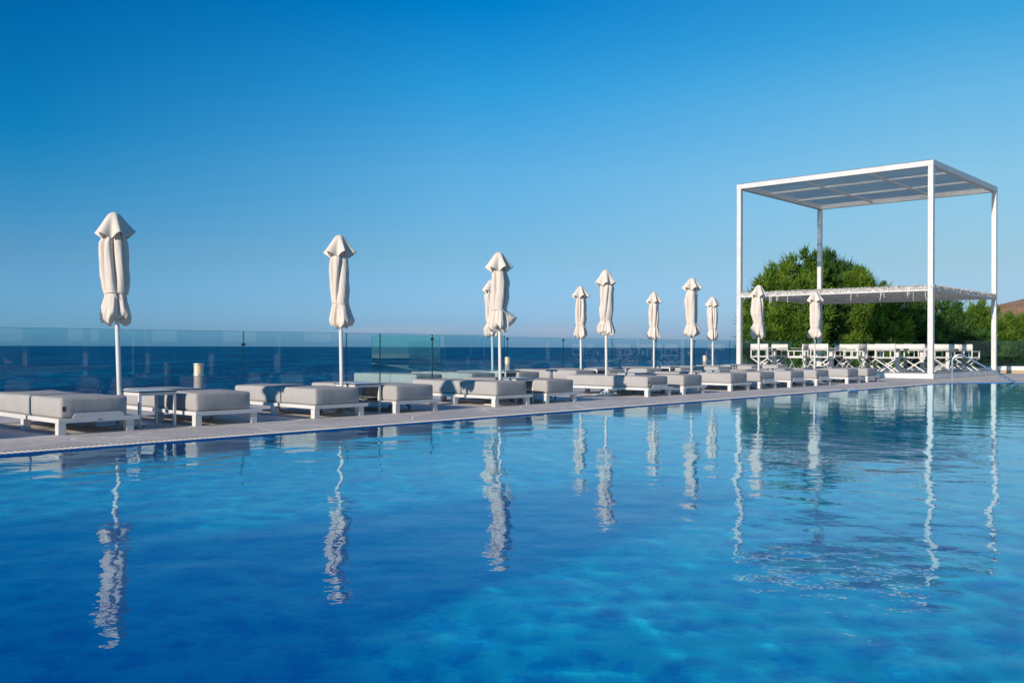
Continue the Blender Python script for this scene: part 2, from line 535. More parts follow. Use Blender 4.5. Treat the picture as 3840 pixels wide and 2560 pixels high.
# ------------------------------------------------------------------ sheets
def sheet(name, pts, z, m, **kw):
    me = bpy.data.meshes.new(name)
    bm = bmesh.new()
    vs = [bm.verts.new((p[0], p[1], z)) for p in pts]
    f = bm.faces.new(vs)
    bm.normal_update()
    if f.normal.z < 0: f.normal_flip()
    bmesh.ops.triangulate(bm, faces=bm.faces[:])
    bm.to_mesh(me); bm.free()
    me.materials.append(m)
    o = bpy.data.objects.new(name, me); COL.objects.link(o)
    return tag(o, **kw)

# sea: one sheet to the horizon
sheet('sea', [(-60000, -300), (60000, -300), (60000, 60000), (-60000, 60000)], -7.0, M_SEA, kind='structure')

# pool outline (deck side of the grate), a long straight edge that bends round at the pergola
GW = 0.20
edge = [W(u, 8.60).to_2d() for u in (-9, -6, -3, 0, 5, 10, 14, 18, 20)]
edge += [Vector(p) for p in ((7.32, 20.55), (8.70, 22.00), (9.75, 23.15), (10.45, 23.95), (11.05, 24.52), (11.75, 24.90), (12.6, 25.08),
                             (13.5, 25.10), (14.6, 24.95), (16.2, 24.5), (19.0, 23.2), (24.0, 20.4))]
edge2 = []
for i, p in enumerate(edge):      # inner line = water side of the grate
    a = edge[max(0, i - 1)]; b = edge[min(len(edge) - 1, i + 1)]
    t = (b - a).normalized(); n = Vector((t.y, -t.x))
    edge2.append(p + n * GW)
near = [(24.0, 4.0), (10.0, 6.0), W(6.5, 0.0).to_2d(), W(0, -0.05).to_2d(), W(-9, -0.05).to_2d()]
near_o = [(45.0, 3.0), (60, -60), (-60, -60), (-60, 0), W(-9, 8.6).to_2d()]
WATER_Z = -0.014
RIPPLE = 0.00034
FLOOR_Z = -1.40
pool_poly = [tuple(p) for p in edge2] + [tuple(p) for p in near]
flo = sheet('pool_floor', pool_poly, FLOOR_Z, M_TILE, kind='structure')
flo.cycles.is_caustics_receiver = True
# the water is a real rippled surface, finest near the camera
def spaced(a, b, near, h0, grow):
    out = [near]
    h = h0
    while out[-1] < b: h = h0 * (1 + grow * abs(out[-1] - near)); out.append(out[-1] + h)
    lo = [near]
    while lo[-1] > a: h = h0 * (1 + grow * abs(lo[-1] - near)); lo.append(lo[-1] - h)
    return np.array(lo[::-1][:-1] + out)
wx = spaced(-13, 25, 0.0, 0.030, 0.12); wy = spaced(-7.5, 27, 3.0, 0.026, 0.11)
GX, GY = np.meshgrid(wx, wy, indexing='ij')
rs = np.random.RandomState(7)
GZ = np.zeros_like(GX)
gust = 0.75 + 0.35 * np.sin(GX * 0.21 + 1.3) * np.sin(GY * 0.27 + 0.4) + 0.2 * np.sin(GX * 0.5 - GY * 0.33)
for i in range(110):
    lam = math.exp(rs.uniform(math.log(0.16), math.log(1.9))); k_ = 2 * math.pi / lam; a_ = rs.uniform(0, 6.28)
    GZ += RIPPLE * lam * min(1.0, 0.55 / lam) ** 0.8 * np.sin(k_ * (math.cos(a_) * GX + math.sin(a_) * GY) + rs.uniform(0, 6.28) + 0.5 * np.sin(GX * 0.9 + i) + 0.5 * np.sin(GY * 0.8 + 2 * i))
GZ = GZ * gust + WATER_Z
def inside(px_, py_, poly):
    r_ = np.zeros(px_.shape, bool); j = len(poly) - 1
    for i in range(len(poly)):
        xi, yi = poly[i]; xj, yj = poly[j]
        if yi != yj:
            c_ = ((yi > py_) != (yj > py_)) & (px_ < (xj - xi) * (py_ - yi) / (yj - yi) + xi)
            r_ ^= c_
        j = i
    return r_
ins = inside(GX, GY, pool_poly)
ix = np.arange(GX.size).reshape(GX.shape)
F_ = np.stack([ix[:-1, :-1], ix[1:, :-1], ix[1:, 1:], ix[:-1, 1:]], -1)
keep = ins[:-1, :-1] | ins[1:, :-1] | ins[1:, 1:] | ins[:-1, 1:]
F_ = F_[keep].reshape(-1, 4)
used_ = np.unique(F_); remap = np.zeros(GX.size, int); remap[used_] = np.arange(len(used_))
V_ = np.stack([GX, GY, GZ], -1).reshape(-1, 3)[used_]
wat = np_mesh('pool_water', V_, remap[F_], M_WATER, smooth=True)
wat['kind'] = 'structure'
wat.cycles.is_caustics_caster = True
mb = MB()
pp = pool_poly
for i in range(len(pp)):
    a = pp[i]; b = pp[(i + 1) % len(pp)]
    mb.add([(a[0], a[1], FLOOR_Z), (b[0], b[1], FLOOR_Z), (b[0], b[1], 0.0), (a[0], a[1], 0.0)], [(0, 1, 2, 3)])
pw = mb.build('pool_wall', M_TILEW, kind='structure')
pw.cycles.is_caustics_receiver = True

# overflow grate: cream slats across the gutter
def resample(pts, step):
    out = []; acc = 0.0
    for a, b in zip(pts[:-1], pts[1:]):
        a = Vector(a); b = Vector(b); L_ = (b - a).length; t = acc
        while t < L_:
            out.append((a + (b - a) * (t / L_), (b - a).normalized())); t += step
        acc = t - L_
    return out
g = MB()
for p, t in resample(edge[3:], 0.052):
    n = Vector((t.y, -t.x)); c0 = p + n * 0.012; c1 = p + n * (GW - 0.004)
    h = t * 0.018
    q = [c0 - h, c0 + h, c1 + h, c1 - h]
    g.add([(a.x, a.y, z) for z in (-0.0085, -0.001) for a in q],
          [(0, 1, 2, 3), (7, 6, 5, 4), (0, 4, 5, 1), (1, 5, 6, 2), (2, 6, 7, 3), (3, 7, 4, 0)])
g.build('overflow_grate', M_GRATE, kind='structure')
g = MB()
for i in range(len(edge) - 1):
    a, b, c, d = edge[i], edge[i + 1], edge2[i + 1], edge2[i]
    g.add([(p.x, p.y, -0.009) for p in (a, b, c, d)], [(0, 3, 2, 1)])
g.build('gutter', M_DARK, kind='structure')

# terrace deck
FV = 13.2                          # fence line of the near terrace
FB = 17.0                          # fence line of the rear terrace
deck_poly = [tuple(p) for p in edge] + [(44, 12), (44, 44), (17, 60), tuple(W(36.0, FB + 0.5).to_2d()), tuple(W(13.6, FB + 0.5).to_2d()),
             tuple(W(13.6, FV + 0.35).to_2d()), tuple(W(10.4, FV + 0.35).to_2d()), tuple(W(-40, FV + 0.35).to_2d()), tuple(W(-40, 8.6).to_2d())]
sheet('deck', deck_poly, 0.0, M_DECK, kind='structure')
sheet('near_deck', [tuple(p) for p in near] + [tuple(p) for p in near_o[::-1]], 0.0, M_DECK, kind='structure')

# cliff wall below the terrace
mb = MB()
c = deck_poly[len(edge) + 2:]
for a, b in zip(c[:-1], c[1:]):
    mb.add([(a[0], a[1], -7.2), (b[0], b[1], -7.2), (b[0], b[1], 0.0), (a[0], a[1], 0.0)], [(0, 1, 2, 3)])
mb.build('retaining_wall', M_SAND, kind='structure')

# ------------------------------------------------------------------ loungers
LW, LL = 0.85, 2.0
def lounger(px=None, v=9.74, u=None, label='', lip=False, badge=True, strap=False, group='sun loungers in the front row', rz=0.0, seed=0, tagm=False):
    if u is None: u = u_at(px, v)
    p = W(u, v)
    t = empty('sun_lounger', p, AX + R(rz), label, 'sun lounger', group)
    # frame: perimeter rails and slats
    f = MB()
    z0, z1 = 0.118, 0.162
    f.box(0, LW, 0, 0.07, z0, z1, b=0.003)
    f.box(0, LW, LL - 0.07, LL, z0, z1, b=0.003)
    f.box(0, 0.07, 0.0702, LL - 0.0702, z0, z1, b=0.003)
    f.box(LW - 0.07, LW, 0.0702, LL - 0.0702, z0, z1, b=0.003)
    k = 0.11
    while k < LL - 0.14:
        f.box(0.0705, LW - 0.0705, k, k + 0.06, z0 + 0.012, z1 - 0.006); k += 0.085
    f.build('frame', M_WHITE, t)
    for x in (0.003, LW - 0.14):
        for y in (0.012, 0.90, LL - 0.09):
            MB().box(x, x + 0.078, y, y + 0.078, 0.0, z0 - 0.0005, b=0.003).build('leg', M_WHITE, t)
    jx = 0.012 * math.sin(seed * 1.7); jy = 0.008 * math.sin(seed * 2.9)
    MB().cushion(0.032 + jx, 0.732 + jx, 0.034 + jy, 0.795 + jy, z1 + 0.001, 0.372, 0.032, 0.014, seed).build('mattress', M_MATT, t, weld=True)
    MB().cushion(0.032 - jx, 0.732 - jx, 0.806 + jy, 1.935 + jy, z1 + 0.001, 0.368, 0.032, 0.012, seed + 7).build('mattress', M_MATT, t, weld=True)
    if lip:
        m = MB()
        xs = [0.14, 0.147, 0.165, 0.20]; 
        prof = [(0.145, z1 + 0.0005), (0.15, z1 + 0.025), (0.165, z1 + 0.045), (0.19, z1 + 0.055), (0.635, z1 + 0.055), (0.66, z1 + 0.045), (0.675, z1 + 0.025), (0.68, z1 + 0.0005)]
        n_ = len(prof)
        vs = [(x, 0.002, z) for x, z in prof] + [(x, 0.012, z) for x, z in prof]
        fs = [tuple(range(n_)), tuple(range(2 * n_ - 1, n_ - 1, -1))]
        for i in range(n_):
            j = (i + 1) % n_; fs.append((j, i, i + n_, j + n_))
        m.add(vs, fs); m.build('stop_plate', M_WHITE, t)
        MB().box(0.395, 0.44, -0.002, 0.001, z0 + 0.014, z0 + 0.028).build('badge', M_BADGE, t)
    if tagm:
        MB().box(0.045 + jx, 0.085 + jx, 0.0165 + jy, 0.0195 + jy, 0.235, 0.285).build('sewn_label', M_TAGD, t)
    if strap:
        for x, y, l in ((0.30, 0.08, 0.085), (0.46, 0.3, 0.06)):
            MB().box(x, x + 0.028, y, y + 0.004, z0 - l, z0 - 0.0005).build('strap', M_STRAP, t)
    return t

lounger(None, 9.74, 2.30, 'grey lounger beyond the left edge of the photo, nearer than all others', False, seed=90)
FRONT = [
 (220, 'grey lounger with a white stop plate, leftmost and nearest of all, foot by the pool', True, False, True),
 (735, 'grey lounger just right of the leftmost low table, shaded where the table stands', False, False, False),
 (1181.6, 'grey lounger left of the low table under the second umbrella from the left', False, False, False),
 (1485.7, 'grey lounger with black straps hanging under it, right of the second low table', False, True, False),
 (1859, 'grey lounger left of the low table under the third front umbrella', False, False, False),
 (2050.7, 'grey lounger right of the third low table, before a wide gap in the front row', False, True, False),
 (2432, 'grey lounger with stop plate and sewn label, first one after the wide gap', True, False, True),
 (2564.7, 'grey lounger without stop plate, between two plated ones, second after the wide gap', False, False, False),
 (2743, 'grey lounger with bare foot rail at the foot of the pergola left post', False, False, False),
 (2851.7, 'grey lounger with stop plate below the umbrella just right of the pergola left post', True, False, True),
 (2966, 'grey lounger with stop plate between the two umbrellas standing before the pergola', True, False, True),
 (3065, 'grey lounger with stop plate below the rightmost umbrella', True, False, True),
 (3181.5, 'grey lounger with bare foot rail, last but one before the pergola platform', False, False, False),
 (3255, 'small looking grey lounger at the far end, touching the pergola platform corner', False, False, False),
]
fu = []
for i, (px, lab, lip, st, tg) in enumerate(FRONT):
    v = 9.74 + (0.0 if i < 8 else 0.06)
    rzz = [0.5, -0.6, 0.3, 0.8, -0.4, 0.6, 0.9, 0.2, -0.3, 0.5, 0.1, -0.5, 0.4, 0.3][i]
    fu.append(u_at(px, v))
    lounger(px, v, None, lab, lip, True, st, rz=rzz, seed=i * 3, tagm=tg)
BACKV = 13.42
BACK = [(11.95, 'pale lounger seen through the green glass, leftmost in the rear row'),
        (13.45, 'pale lounger seen through the glass, left of the leftmost rear table'),
        (14.85, 'rear row lounger right of the first rear table, by the second light bollard'),
        (16.80, 'rear row lounger left of the table under the fourth umbrella'),
        (18.05, 'rear row lounger right of the table under the small fourth umbrella'),
        (19.67, 'rear row lounger left of the table under the small sixth umbrella'),
        (21.20, 'rear row lounger right of the table under the small sixth umbrella'),
        (23.15, 'rear row lounger left of the farthest rear table, near the third light bollard'),
        (25.05, 'rear row lounger right of the farthest rear table, behind the pergola left post'),
        (26.7, 'rearmost lounger at the foot of the pergola left post')]
for i, (u, lab) in enumerate(BACK):
    lounger(None, BACKV, u, lab, False, seed=50 + i, group='sun loungers in the rear row', rz=0.4 * ((-1) ** i))

# ------------------------------------------------------------------ low side tables
def side_table(p, label, shelf=False, rz=0.0, group='low square side tables'):
    t = empty('side_table', p, AX + R(rz), label, 'table', group)
    s = 0.44; h = 0.405
    m = MB().box(-0.004, s + 0.004, -0.004, s + 0.004, h - 0.004, h, b=0.001); m.build('table_top', M_TOP, t)
    MB().box(-0.006, s + 0.006, -0.006, s + 0.006, h - 0.0165, h - 0.0045).build('edge_band', M_EDGE, t)
    ap = MB()
    z0, z1 = h - 0.052, h - 0.017
    ap.box(0.03, s - 0.03, 0.002, 0.026, z0, z1); ap.box(0.03, s - 0.03, s - 0.026, s - 0.002, z0, z1)
    ap.box(0.002, 0.026, 0.03, s - 0.03, z0, z1); ap.box(s - 0.026, s - 0.002, 0.03, s - 0.03, z0, z1)
    ap.build('apron', M_WHITE, t)
    for x in (0, s - 0.03):
        for y in (0, s - 0.03):
            MB().box(x, x + 0.03, y, y + 0.03, 0, z1, b=0.002).build('leg', M_WHITE, t)
    if shelf:
        MB().box(0.032, s + 0.035, 0.06, s - 0.08, 0.20, 0.217, b=0.002).build('shelf', M_WOOD, t)
    return t
def between(i, v, **k):
    return W((fu[i] + LW + fu[i + 1]) / 2 - 0.22, v)
TB = [(0, 9.98, 'low white table right of the leftmost lounger, holding nothing, under the leftmost umbrella', False),
      (2, 10.05, 'low white table with pale wooden shelf under the second umbrella from the left', True),
      (4, 10.05, 'low white table with pale wooden shelf under the third front umbrella', True),
      (6, 10.58, 'low white table behind the plated lounger after the wide gap', False),
      (8, 10.55, 'low white table between loungers left of the pergola left post', False),
      (10, 10.4, 'low white table below the umbrella just right of the pergola left post', False),
      (12, 10.6, 'farthest low white table of the front row, right of the rightmost umbrella', False)]
for i, v, lab, sh in TB:
    side_table(between(i, v), lab, sh, rz=[1, -1, .6, 0, 1, .5, -.5][i // 2])
for k, (px, v, lab) in enumerate([(1896, 13.5, 'low white table of the rear row beside the second light bollard'),
            (2239, 13.5, 'low white table of the rear row under the fourth umbrella'),
            (2513, 13.6, 'low white table of the rear row under the small sixth umbrella'),
            (2738.5, 13.6, 'low white table of the rear row left of the pergola left post')]):
    side_table(W(u_at(px, v), v), lab, rz=0.5 * k, group='low square side tables of the rear row')

# ------------------------------------------------------------------ closed parasols
def parasol(p, seed, label, group, lean=(0, 0), flap=None, H=2.38):
    rnd = random.Random(seed)
    t = empty('closed_umbrella', p, rnd.uniform(0, 6.28), label, 'umbrella', group)
    t.rotation_euler = (R(lean[1]), R(lean[0]), 0)
    b = MB().lathe([(0, 0), (0.26, 0), (0.27, 0.006), (0.27, 0.012), (0.25, 0.018), (0.05, 0.022), (0.045, 0.16), (0.033, 0.162), (0, 0.162)], 28)
    for k in range(3):
        a_ = 2.1 * k
        b.bar((0.045 * math.cos(a_), 0.045 * math.sin(a_), 0.09), (0.2 * math.cos(a_), 0.2 * math.sin(a_), 0.017), 0.01, 0.01)
    b.build('base', M_WHITE, t)
    MB().tube([(0, 0, 0.15), (0, 0, 1.3), (0, 0, H - 0.08)], 0.025, 16).build('pole', M_WHITE, t)
    # body of folded canvas
    nth = 144
    zt = H - 0.20; ztie = H - 0.925; zb = H - 1.20
    ztie += rnd.uniform(-0.05, 0.05); bsc = rnd.uniform(0.92, 1.06); flr = rnd.uniform(0.78, 1.22); capw = rnd.uniform(0.90, 1.08); caph = rnd.uniform(0.9, 1.1)
    bow = (rnd.uniform(-0.016, 0.016), rnd.uniform(-0.016, 0.016))
    th0 = rnd.uniform(0, 6.28)
    twist = rnd.uniform(-0.7, 0.7)
    bellies = [(rnd.uniform(0, 6.28), rnd.uniform(0.15, 0.85), rnd.uniform(0.008, 0.026)) for _ in range(6)]
    fl_a = flap[0] if flap else rnd.uniform(0, 6.28)
    fl_s = flap[1] if flap else rnd.uniform(0.0, 0.04)
    ph2 = [rnd.uniform(0, 6.28) for _ in range(8)]
    def base_r(s):      # s 0 at top .. 1 at the tie
        pts = [(0, 0.085), (0.08, 0.10), (0.22, 0.128), (0.45, 0.138), (0.7, 0.136), (0.88, 0.126), (1.0, 0.114)]
        for (a, ra), (b_, rb) in zip(pts[:-1], pts[1:]):
            if s <= b_:
                q = (s - a) / (b_ - a); q = q * q * (3 - 2 * q); return ra + (rb - ra) * q
        return pts[-1][1]
    ncr = rnd.randint(6, 8)
    cr_a = sorted([2 * math.pi * (k + rnd.uniform(-0.33, 0.33)) / ncr + th0 for k in range(ncr)])
    cr_d = [rnd.uniform(0.35, 0.85) for _ in range(ncr)]
    cr_w = [rnd.uniform(0.07, 0.15) for _ in range(ncr)]
    cr_s = [(rnd.uniform(0.0, 0.35), rnd.uniform(0.65, 1.3)) for _ in range(ncr)]
    cr_t = [rnd.uniform(-0.75, 0.75) + twist * 0.6 for _ in range(ncr)]
    def fold(th, s, skirt=0.0):
        f = 0.0
        for a0, d0, w0, (s0, s1), t0 in zip(cr_a, cr_d, cr_w, cr_s, cr_t):
            dl = (th - a0 - t0 * s + math.pi) % (2 * math.pi) - math.pi
            # one steep flank and one soft flank, as cloth folded over itself
            wv = w0 * (1.0 + 1.2 * (dl > 0)) * (1 + 0.5 * skirt)
            env = 0.55 + 0.45 * math.exp(-((s - (s0 + s1) / 2) / (0.3 + 0.4 * (s1 - s0))) ** 2)
            f -= d0 * env * math.exp(-abs(dl / wv) ** 1.3) * (1 + 0.6 * skirt)
        return f
    vs = []; n1 = 44; n2 = 16
    for r in range(n1 + 1):
        s = r / n1; z = zt + (ztie - zt) * s
        for k in range(nth):
            th = 2 * math.pi * k / nth
            rr_ = bsc * base_r(s) * (1.03 + 0.72 * fold(th, s) * (1 - 0.5 * s ** 8)) * (1 + 0.07 * math.cos(2 * th + ph2[7]))
            for ba, bs, bh in bellies:
                dth = math.cos(th - ba - twist * s)
                rr_ += bh * max(0, dth) ** 3 * math.exp(-((s - bs) / 0.16) ** 2)
            rr_ += 0.0022 * math.sin(9 * th + 7 * s + ph2[0]) + 0.0008 * math.sin(23 * th - 12 * s + ph2[1])
            vs.append((rr_ * math.cos(th) + bow[0] * math.sin(math.pi * s), rr_ * math.sin(th) + bow[1] * math.sin(math.pi * s), z + 0.006 * math.sin(3 * th + ph2[2]) * s))
    for r in range(1, n2 + 1):
        s = r / n2
        for k in range(nth):
            th = 2 * math.pi * k / nth
            pinch = 1 - 0.05 * math.exp(-((s) / 0.07) ** 2)
            fl = 0.115 * bsc + 0.072 * flr * s ** (0.7 + 0.4 * flr) - 0.026 * (max(0, s - 0.8) / 0.2) ** 2
            rr_ = fl * pinch * (1.02 + 0.62 * fold(th, 1.0 + 0.3 * s, s) + 0.05 * s * math.sin(4 * th + ph2[1]))
            rr_ += 0.012 * s * math.sin(5 * th + ph2[3]) + 0.009 * s * math.sin(11 * th + ph2[4] + 3 * s) + 0.005 * s * math.sin(19 * th + ph2[5])
            fd = max(0, math.cos(th - fl_a)) ** 15
            rr_ += fl_s * 1.25 * fd * max(0.0, 1 - abs(s - 0.55) / 0.5)
            z = ztie + (zb - ztie) * s * (1 + 0.10 * math.sin(2 * th + ph2[6])) + 0.020 * s * math.sin(8 * th + ph2[7]) + fd * fl_s * 0.9 * s
            vs.append((rr_ * math.cos(th), rr_ * math.sin(th), z))
    # rolled hem turning inwards
    nb = n1 + n2
    last = vs[nb * nth:(nb + 1) * nth]
    for q, (fr, dz) in enumerate([(0.90, -0.014), (0.72, -0.020), (0.52, -0.004), (0.30, 0.03)]):
        for k in range(nth):
            x, y, z = last[k]
            th = 2 * math.pi * k / nth
            wv = 1 + 0.10 * math.sin(12 * th + ph2[1] + q)
            vs.append((x * fr * wv, y * fr * wv, z + dz + 0.012 * math.sin(10 * th + ph2[2] + 1.7 * q)))
    nr = nb + 5
    fs = []
    for r in range(nr - 1):
        for k in range(nth):
            a = r * nth + k; b2 = r * nth + (k + 1) % nth
            fs.append((a, a + nth, b2 + nth, b2))
    m = MB(); m.add(vs, fs, True); m.build('canopy', M_UMB, t)
    # tie cord
    ring = []
    for k in range(41):
        th = 2 * math.pi * k / 40
        rr_ = 0.118 * bsc * (1.0 + 0.36 * fold(th, 1.0)) + 0.004
        ring.append((rr_ * math.cos(th), rr_ * math.sin(th), ztie + 0.004 + 0.01 * math.sin(th + ph2[0])))
    mt = MB().tube(ring, 0.006, 6, False)
    kx, ky = 0.112 * math.cos(4.4 + ph2[3] * .15), 0.112 * math.sin(4.4 + ph2[3] * .15)
    mt.tube([(kx, ky, ztie), (kx * 1.18, ky * 1.18 + 0.01, ztie - 0.03), (kx * 1.12 + 0.02, ky * 1.12, ztie - 0.055)], 0.004, 5)
    mt.build('tie', M_UMB, t)
    # vent cap: bell with a scalloped flare
    vs = []; fs = []; nz = 16
    cph = rnd.uniform(0, 6.28); cam_ = [rnd.uniform(0.7, 1.3) for _ in range(8)]
    for r in range(nz + 1):
        s = r / nz
        for k in range(nth):
            th = 2 * math.pi * k / nth
            x = ((th + cph) % (2 * math.pi)) / (2 * math.pi) * 6; i = int(x) % 6; fr = x - int(x)
            lobe = math.cos(2 * math.pi * fr) * cam_[i]
            rb = capw * 0.006 + capw * (0.0) +  0.042 * (1 - math.exp(-s * 10)) + 0.122 * s ** 1.05
            rr_ = rb * (1 + 0.27 * s ** 1.5 * lobe)
            z = H - 0.265 * caph * s ** 1.30 * (1 - 0.13 * s * lobe) + 0.006 * math.sin(2 * th + ph2[5]) * s
            vs.append((rr_ * math.cos(th), rr_ * math.sin(th), z))
    for q, (fr, dz) in enumerate([(0.985, -0.006), (0.95, 0.004)]):
        for k in range(nth):
            x, y, z = vs[nz * nth + k]
            vs.append((x * fr, y * fr, z + dz))
    for r in range(nz + 2):
        for k in range(nth):
            a = r * nth + k; b2 = r * nth + (k + 1) % nth
            fs.append((a, a + nth, b2 + nth, b2))
    vs.append((0, 0, H + 0.002)); ti = len(vs) - 1
    for k in range(nth): fs.append((ti, k, (k + 1) % nth))
    m = MB(); m.add(vs, fs, True); m.build('vent_cap', M_UMB, t)
    return t
GU = 'closed cream umbrellas of the front row'; GR = 'closed cream umbrellas of the rear row'
PAR = [(None, 10.4, 'closed cream umbrella beyond the left edge of the photo', GU, (0, 0), None),
       (452, 10.35, 'closed cream umbrella, leftmost and tallest in view, behind the leftmost low table', GU, (-1.9, 0), None),
       (1283, 10.2, 'closed cream umbrella, second from the left, alone against the sea', GU, (-1.0, 0), None),
       (1877, 10.15, 'closed cream umbrella overlapping the one behind it, with a flap blown right', GU, (-0.8, 0), (0.2, 0.10)),
       (2275, 10.75, 'closed cream umbrella with a folded flap blown to the left, fourth in the front row', GU, (-0.6, 0), (3.3, 0.07)),
       (2593, 10.65, 'closed cream umbrella, last free one left of the pergola and taller than its two neighbours', GU, (0.2, 0), None),
       (2845, 10.65, 'closed white umbrella just right of the pergola left post, flap hanging left', GU, (0, 0), (3.6, 0.10)),
       (3054, 10.7, 'closed cream umbrella in front of the pergola back post, rightmost of all', GU, (0.4, 0), (3.4, 0.06)),
       (1848, 14.0, 'closed cream umbrella mostly hidden behind the third front one', GR, (-0.7, 0), (3.3, 0.07)),
       (2179, 13.9, 'small looking closed umbrella left of the blown flap one', GR, (-0.4, 0), None),
       (2452, 13.9, 'small looking closed umbrella with a wide skirt, between two taller ones', GR, (0, 0), None),
       (2673, 13.9, 'smallest looking closed umbrella, left of the pergola left post', GR, (-0.3, 0), None)]
for i, (px, v, lab, grp, lean, flap) in enumerate(PAR):
    H = 2.40 if grp == GU else 2.36
    if i > 3 and grp == GU: H = 2.38
    parasol(W(u_at(px, v) if px else 1.85, v), 6 + i * 5, lab, grp, lean, flap, H)

# ------------------------------------------------------------------ light bollards
def bollard(px, v, label):
    t = empty('light_bollard', W(u_at(px, v), v), 0, label, 'bollard light', 'light bollards along the glass fence')
    MB().lathe([(0, 0), (0.075, 0), (0.075, 0.01), (0.066, 0.012), (0.066, 0.46), (0.0, 0.46)], 24).build('post', M_BOLL, t)
    MB().lathe([(0.0, 0.4605), (0.072, 0.4605), (0.074, 0.465), (0.074, 0.49), (0.07, 0.495), (0.0, 0.495)], 24).build('collar', M_BOLL, t)
    pr = [(0.062, 0.4955)]
    z = 0.4955
    for k in range(6):
        pr += [(0.068, z + 0.003), (0.068, z + 0.017), (0.060, z + 0.020)]; z += 0.021
    pr += [(0.0, z)]
    MB().lathe(pr, 24).build('lens', M_LENS, t)
    MB().lathe([(0.0, z + 0.0005), (0.073, z + 0.0005), (0.074, z + 0.006), (0.074, z + 0.026), (0.066, z + 0.030), (0, z + 0.031)], 24).build('cap', M_BOLL, t)
bollard(745, 12.75, 'metal light bollard with ribbed lens, largest, right of the leftmost umbrella')
bollard(1903, 16.3, 'metal light bollard just right of the overlapping umbrella pair')
bollard(2643, 16.0, 'small looking metal light bollard between the two umbrellas nearest the pergola left post')

# ------------------------------------------------------------------ glass fences
def glass_fence(points, height, label, m=M_GLASS, clamps=(), z0=0.03, gap=0.012, name='glass_fence'):
    p0 = points[0]
    t = empty(name, (p0[0], p0[1], 0), 0, label, 'glass fence')
    for i, (a, b) in enumerate(zip(points[:-1], points[1:])):
        a = Vector((a[0] - p0[0], a[1] - p0[1], 0)); b = Vector((b[0] - p0[0], b[1] - p0[1], 0))
        d = (b - a); L_ = d.length; d.normalize(); n = Vector((-d.y, d.x, 0))
        M_ = Matrix(((d.x, n.x, 0, a.x), (d.y, n.y, 0, a.y), (0, 0, 1, 0), (0, 0, 0, 1)))
        g_ = MB().box(gap / 2 + 0.004, L_ - gap / 2 - 0.004, -0.006, 0.006, z0, height - 0.004, M_).build('glass_pane', m, t)
        e = MB().box(gap / 2, gap / 2 + 0.0035, -0.0062, 0.0062, z0, height, M_)
        e.box(L_ - gap / 2 - 0.0035, L_ - gap / 2, -0.0062, 0.0062, z0, height, M_)
        e.box(gap / 2 + 0.004, L_ - gap / 2 - 0.004, -0.0062, 0.0062, height - 0.0035, height, M_)
        e.build('polished_edge', M_GEDGE, g_)
        ch = MB().box(0, L_, -0.035, 0.035, 0.0, 0.10, M_); ch.build('base_channel', M_BOLL, t)
        if i in clamps:
            zc = clamps[i] if isinstance(clamps, dict) else 0.95
            q = b
            c_ = MB()
            for sg in (-1, 1):
                c_.tube([q + n * 0.007 * sg + Vector((0, 0, zc)), q + n * 0.03 * sg + Vector((0, 0, zc))], 0.022, 12)
            c_.build('clamp', M_CLAMP, t)
    return t
ptsA = [W(u, FV).to_2d() for u in (-5.4, -3.4, -1.4, 0.6, 2.6)] + [W(u_at(px, FV), FV).to_2d() for px in (-60, 440, 913, 1299, 1425, 1621, 1893)]
glass_fence(ptsA, 1.14, 'clear glass fence facing the sea behind the left loungers, pool side of the step', clamps={5: 1.08, 6: 0.93, 9: 1.05})
gp = [at(1393, 21.2).to_2d(), at(1651, 20.8).to_2d()]
glass_fence(gp, 1.15, 'green tinted single glass screen behind the second and third umbrellas', M_GLASSG, name='glass_screen')
ptsB = [W(u_at(px, FB), FB).to_2d() for px in (1668, 1903, 2112, 2295, 2460, 2604, 2736, 2850)] + [W(35.0, FB).to_2d()]
glass_fence(ptsB, 1.17, 'clear glass fence facing the sea behind the rear row and right umbrellas', clamps={0: 1.12, 1: 1.10, 3: 1.12, 4: 1.12})
cx = W(35.1, FB)
ptsC = [(cx.x, cx.y), (13.95, 36.7), (16.2, 36.0), (18.3, 35.4), (20.6, 34.7), (23, 34)]
glass_fence(ptsC, 1.21, 'glass fence behind the pergola in front of the green trees', clamps={})
# plinth right of the pergola
t = empty('low_wall', (17.55, 34.6, 0), R(-16), 'low sandstone wall with a white coping right of the pergola platform', 'wall')
MB().box(0, 9.0, -0.15, 0.15, 0.0, 0.115, b=0.01).build('stone_base', M_SAND, t)
MB().box(-0.02, 9.02, -0.17, 0.17, 0.116, 0.26, b=0.008).build('coping', M_BOARD, t)

